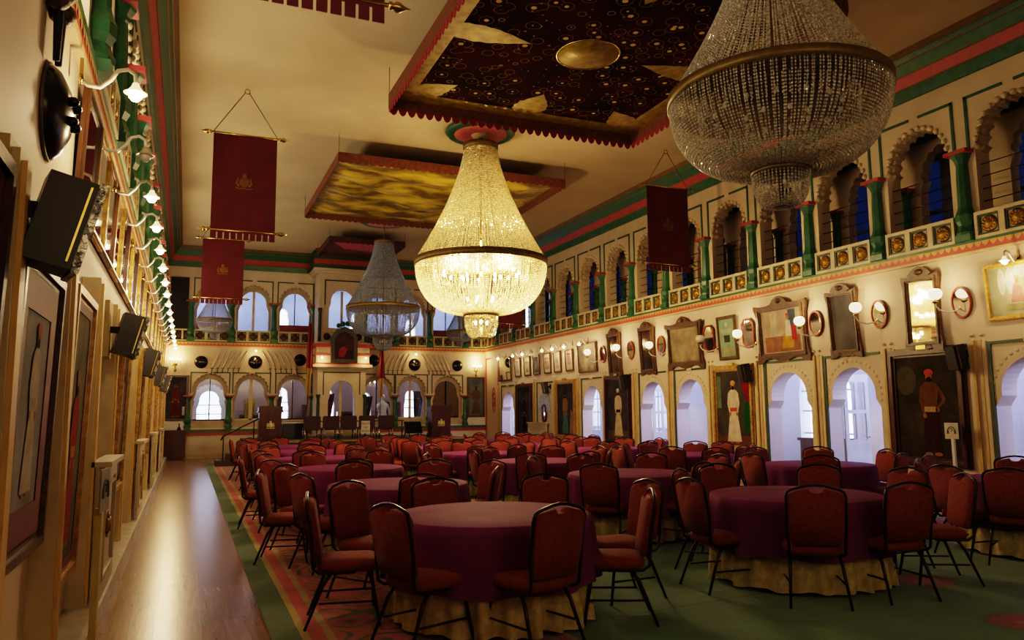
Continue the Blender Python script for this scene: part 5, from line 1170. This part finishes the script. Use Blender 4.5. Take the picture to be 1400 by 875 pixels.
# ------------------------------------------------------------------ light
def area(name, loc, rot, sx, sy, power, col):
    l = bpy.data.lights.new(name, 'AREA'); l.shape = 'RECTANGLE'; l.size = sx; l.size_y = sy; l.energy = power; l.color = col
    return link(name, l, None, loc, rot)
def point(name, loc, power, col, r=.05):
    l = bpy.data.lights.new(name, 'POINT'); l.energy = power; l.color = col; l.shadow_soft_size = r
    return link(name, l, None, loc)
WARM = (1,.70,.36); COOL = (.32,.44,1.)
x, y, z = LITP
for i in range(5):
    a = TAU*i/5; point('chandelier_light', (x+.62*cos(a), y+.62*sin(a), z-.30), 135, WARM, .06)
point('chandelier_light', (x, y, z-1.32), 45, WARM, .05); point('chandelier_light', (x, y, z+.5), 240, WARM, .1)
for (lx, ly, lz, p) in LAMPS: point('lamp_light', (lx, ly, lz-.10), p*(3.4 if lx < 0 else 1.8), (1,.70,.40), .05)
for lx in (-.41, 10.84): point('sconce_light', (lx, YE-.28, 3.62), 14, (1,.66,.28), .05)
for lx, ly, lz in ((2.25,YE-.3,3.7),(8.25,YE-.3,3.7),(4.42,BY-.45,3.4),(6.0,BY-.45,3.4)): point('lamp_light', (lx, ly, lz), 4, (1,.6,.26), .04)
# daylight in the side corridor and end rooms
for y in (4.5, 10., 15.5, 21., 26.5): area('corridor_daylight', (12.3, y, 3.80), (0,0,0), 1.0, 4.5, 9, COOL); area('corridor_daylight', (12.95, y, 2.85), (0,R(72),0), .5, 4.5, 150, (.34,.42,1))
for x in (1., 5.2, 9.4):
    area('end_room_daylight', (x, YE+1.9, 3.88), (0,0,0), 3.4, 1.6, 26, (.75,.75,1)); area('end_room_daylight', (x, YE+1.9, 6.84), (0,0,0), 3.4, 1.6, 60, (.45,.56,1))
# unseen fill light added behind the viewer
area('rear_fill_light', (3.5, YB+.12, 4.6), (R(-72),0,0), 7., 3., 130, (1,.88,.7))
for yy in (3.5, 10., 16.5, 23.):
    area('left_gallery_fill', (XL-.75, yy, 4.6), (0,R(-132),0), .6, 5., 90, (1,.84,.62))  # fill light added to brighten the ceiling, no window in this gallery
w = bpy.data.worlds.new('sky'); scene.world = w; w.use_nodes = True; bg = w.node_tree.nodes['Background']
bg.inputs['Color'].default_value = (.72,.80,1,1); bg.inputs['Strength'].default_value = 4.

# ------------------------------------------------------------------ camera
cam = bpy.data.cameras.new('camera'); cam.sensor_width = 36.; cam.lens = 1044/1400*36; cam.clip_end = 200
yaw, pit, rol = R(23.03), R(6.82), R(.52)
fw = Vector((sin(yaw)*cos(pit), cos(yaw)*cos(pit), sin(pit))); r0 = Vector((cos(yaw), -sin(yaw), 0)); u0 = r0.cross(fw)
rt = r0*cos(rol) - u0*sin(rol); up = u0*cos(rol) + r0*sin(rol)
co = link('camera', cam); co.matrix_world = Matrix(((rt.x,up.x,-fw.x,0),(rt.y,up.y,-fw.y,0),(rt.z,up.z,-fw.z,1.55),(0,0,0,1)))
scene.camera = co
scene.view_settings.view_transform = 'Filmic'; scene.view_settings.look = 'High Contrast'; scene.view_settings.exposure = .95
scene.cycles.max_bounces = 7; scene.cycles.diffuse_bounces = 4; scene.cycles.glossy_bounces = 3; scene.cycles.transparent_max_bounces = 10; scene.cycles.transmission_bounces = 3
scene.cycles.caustics_reflective = False; scene.cycles.caustics_refractive = False; scene.cycles.sample_clamp_indirect = 4.
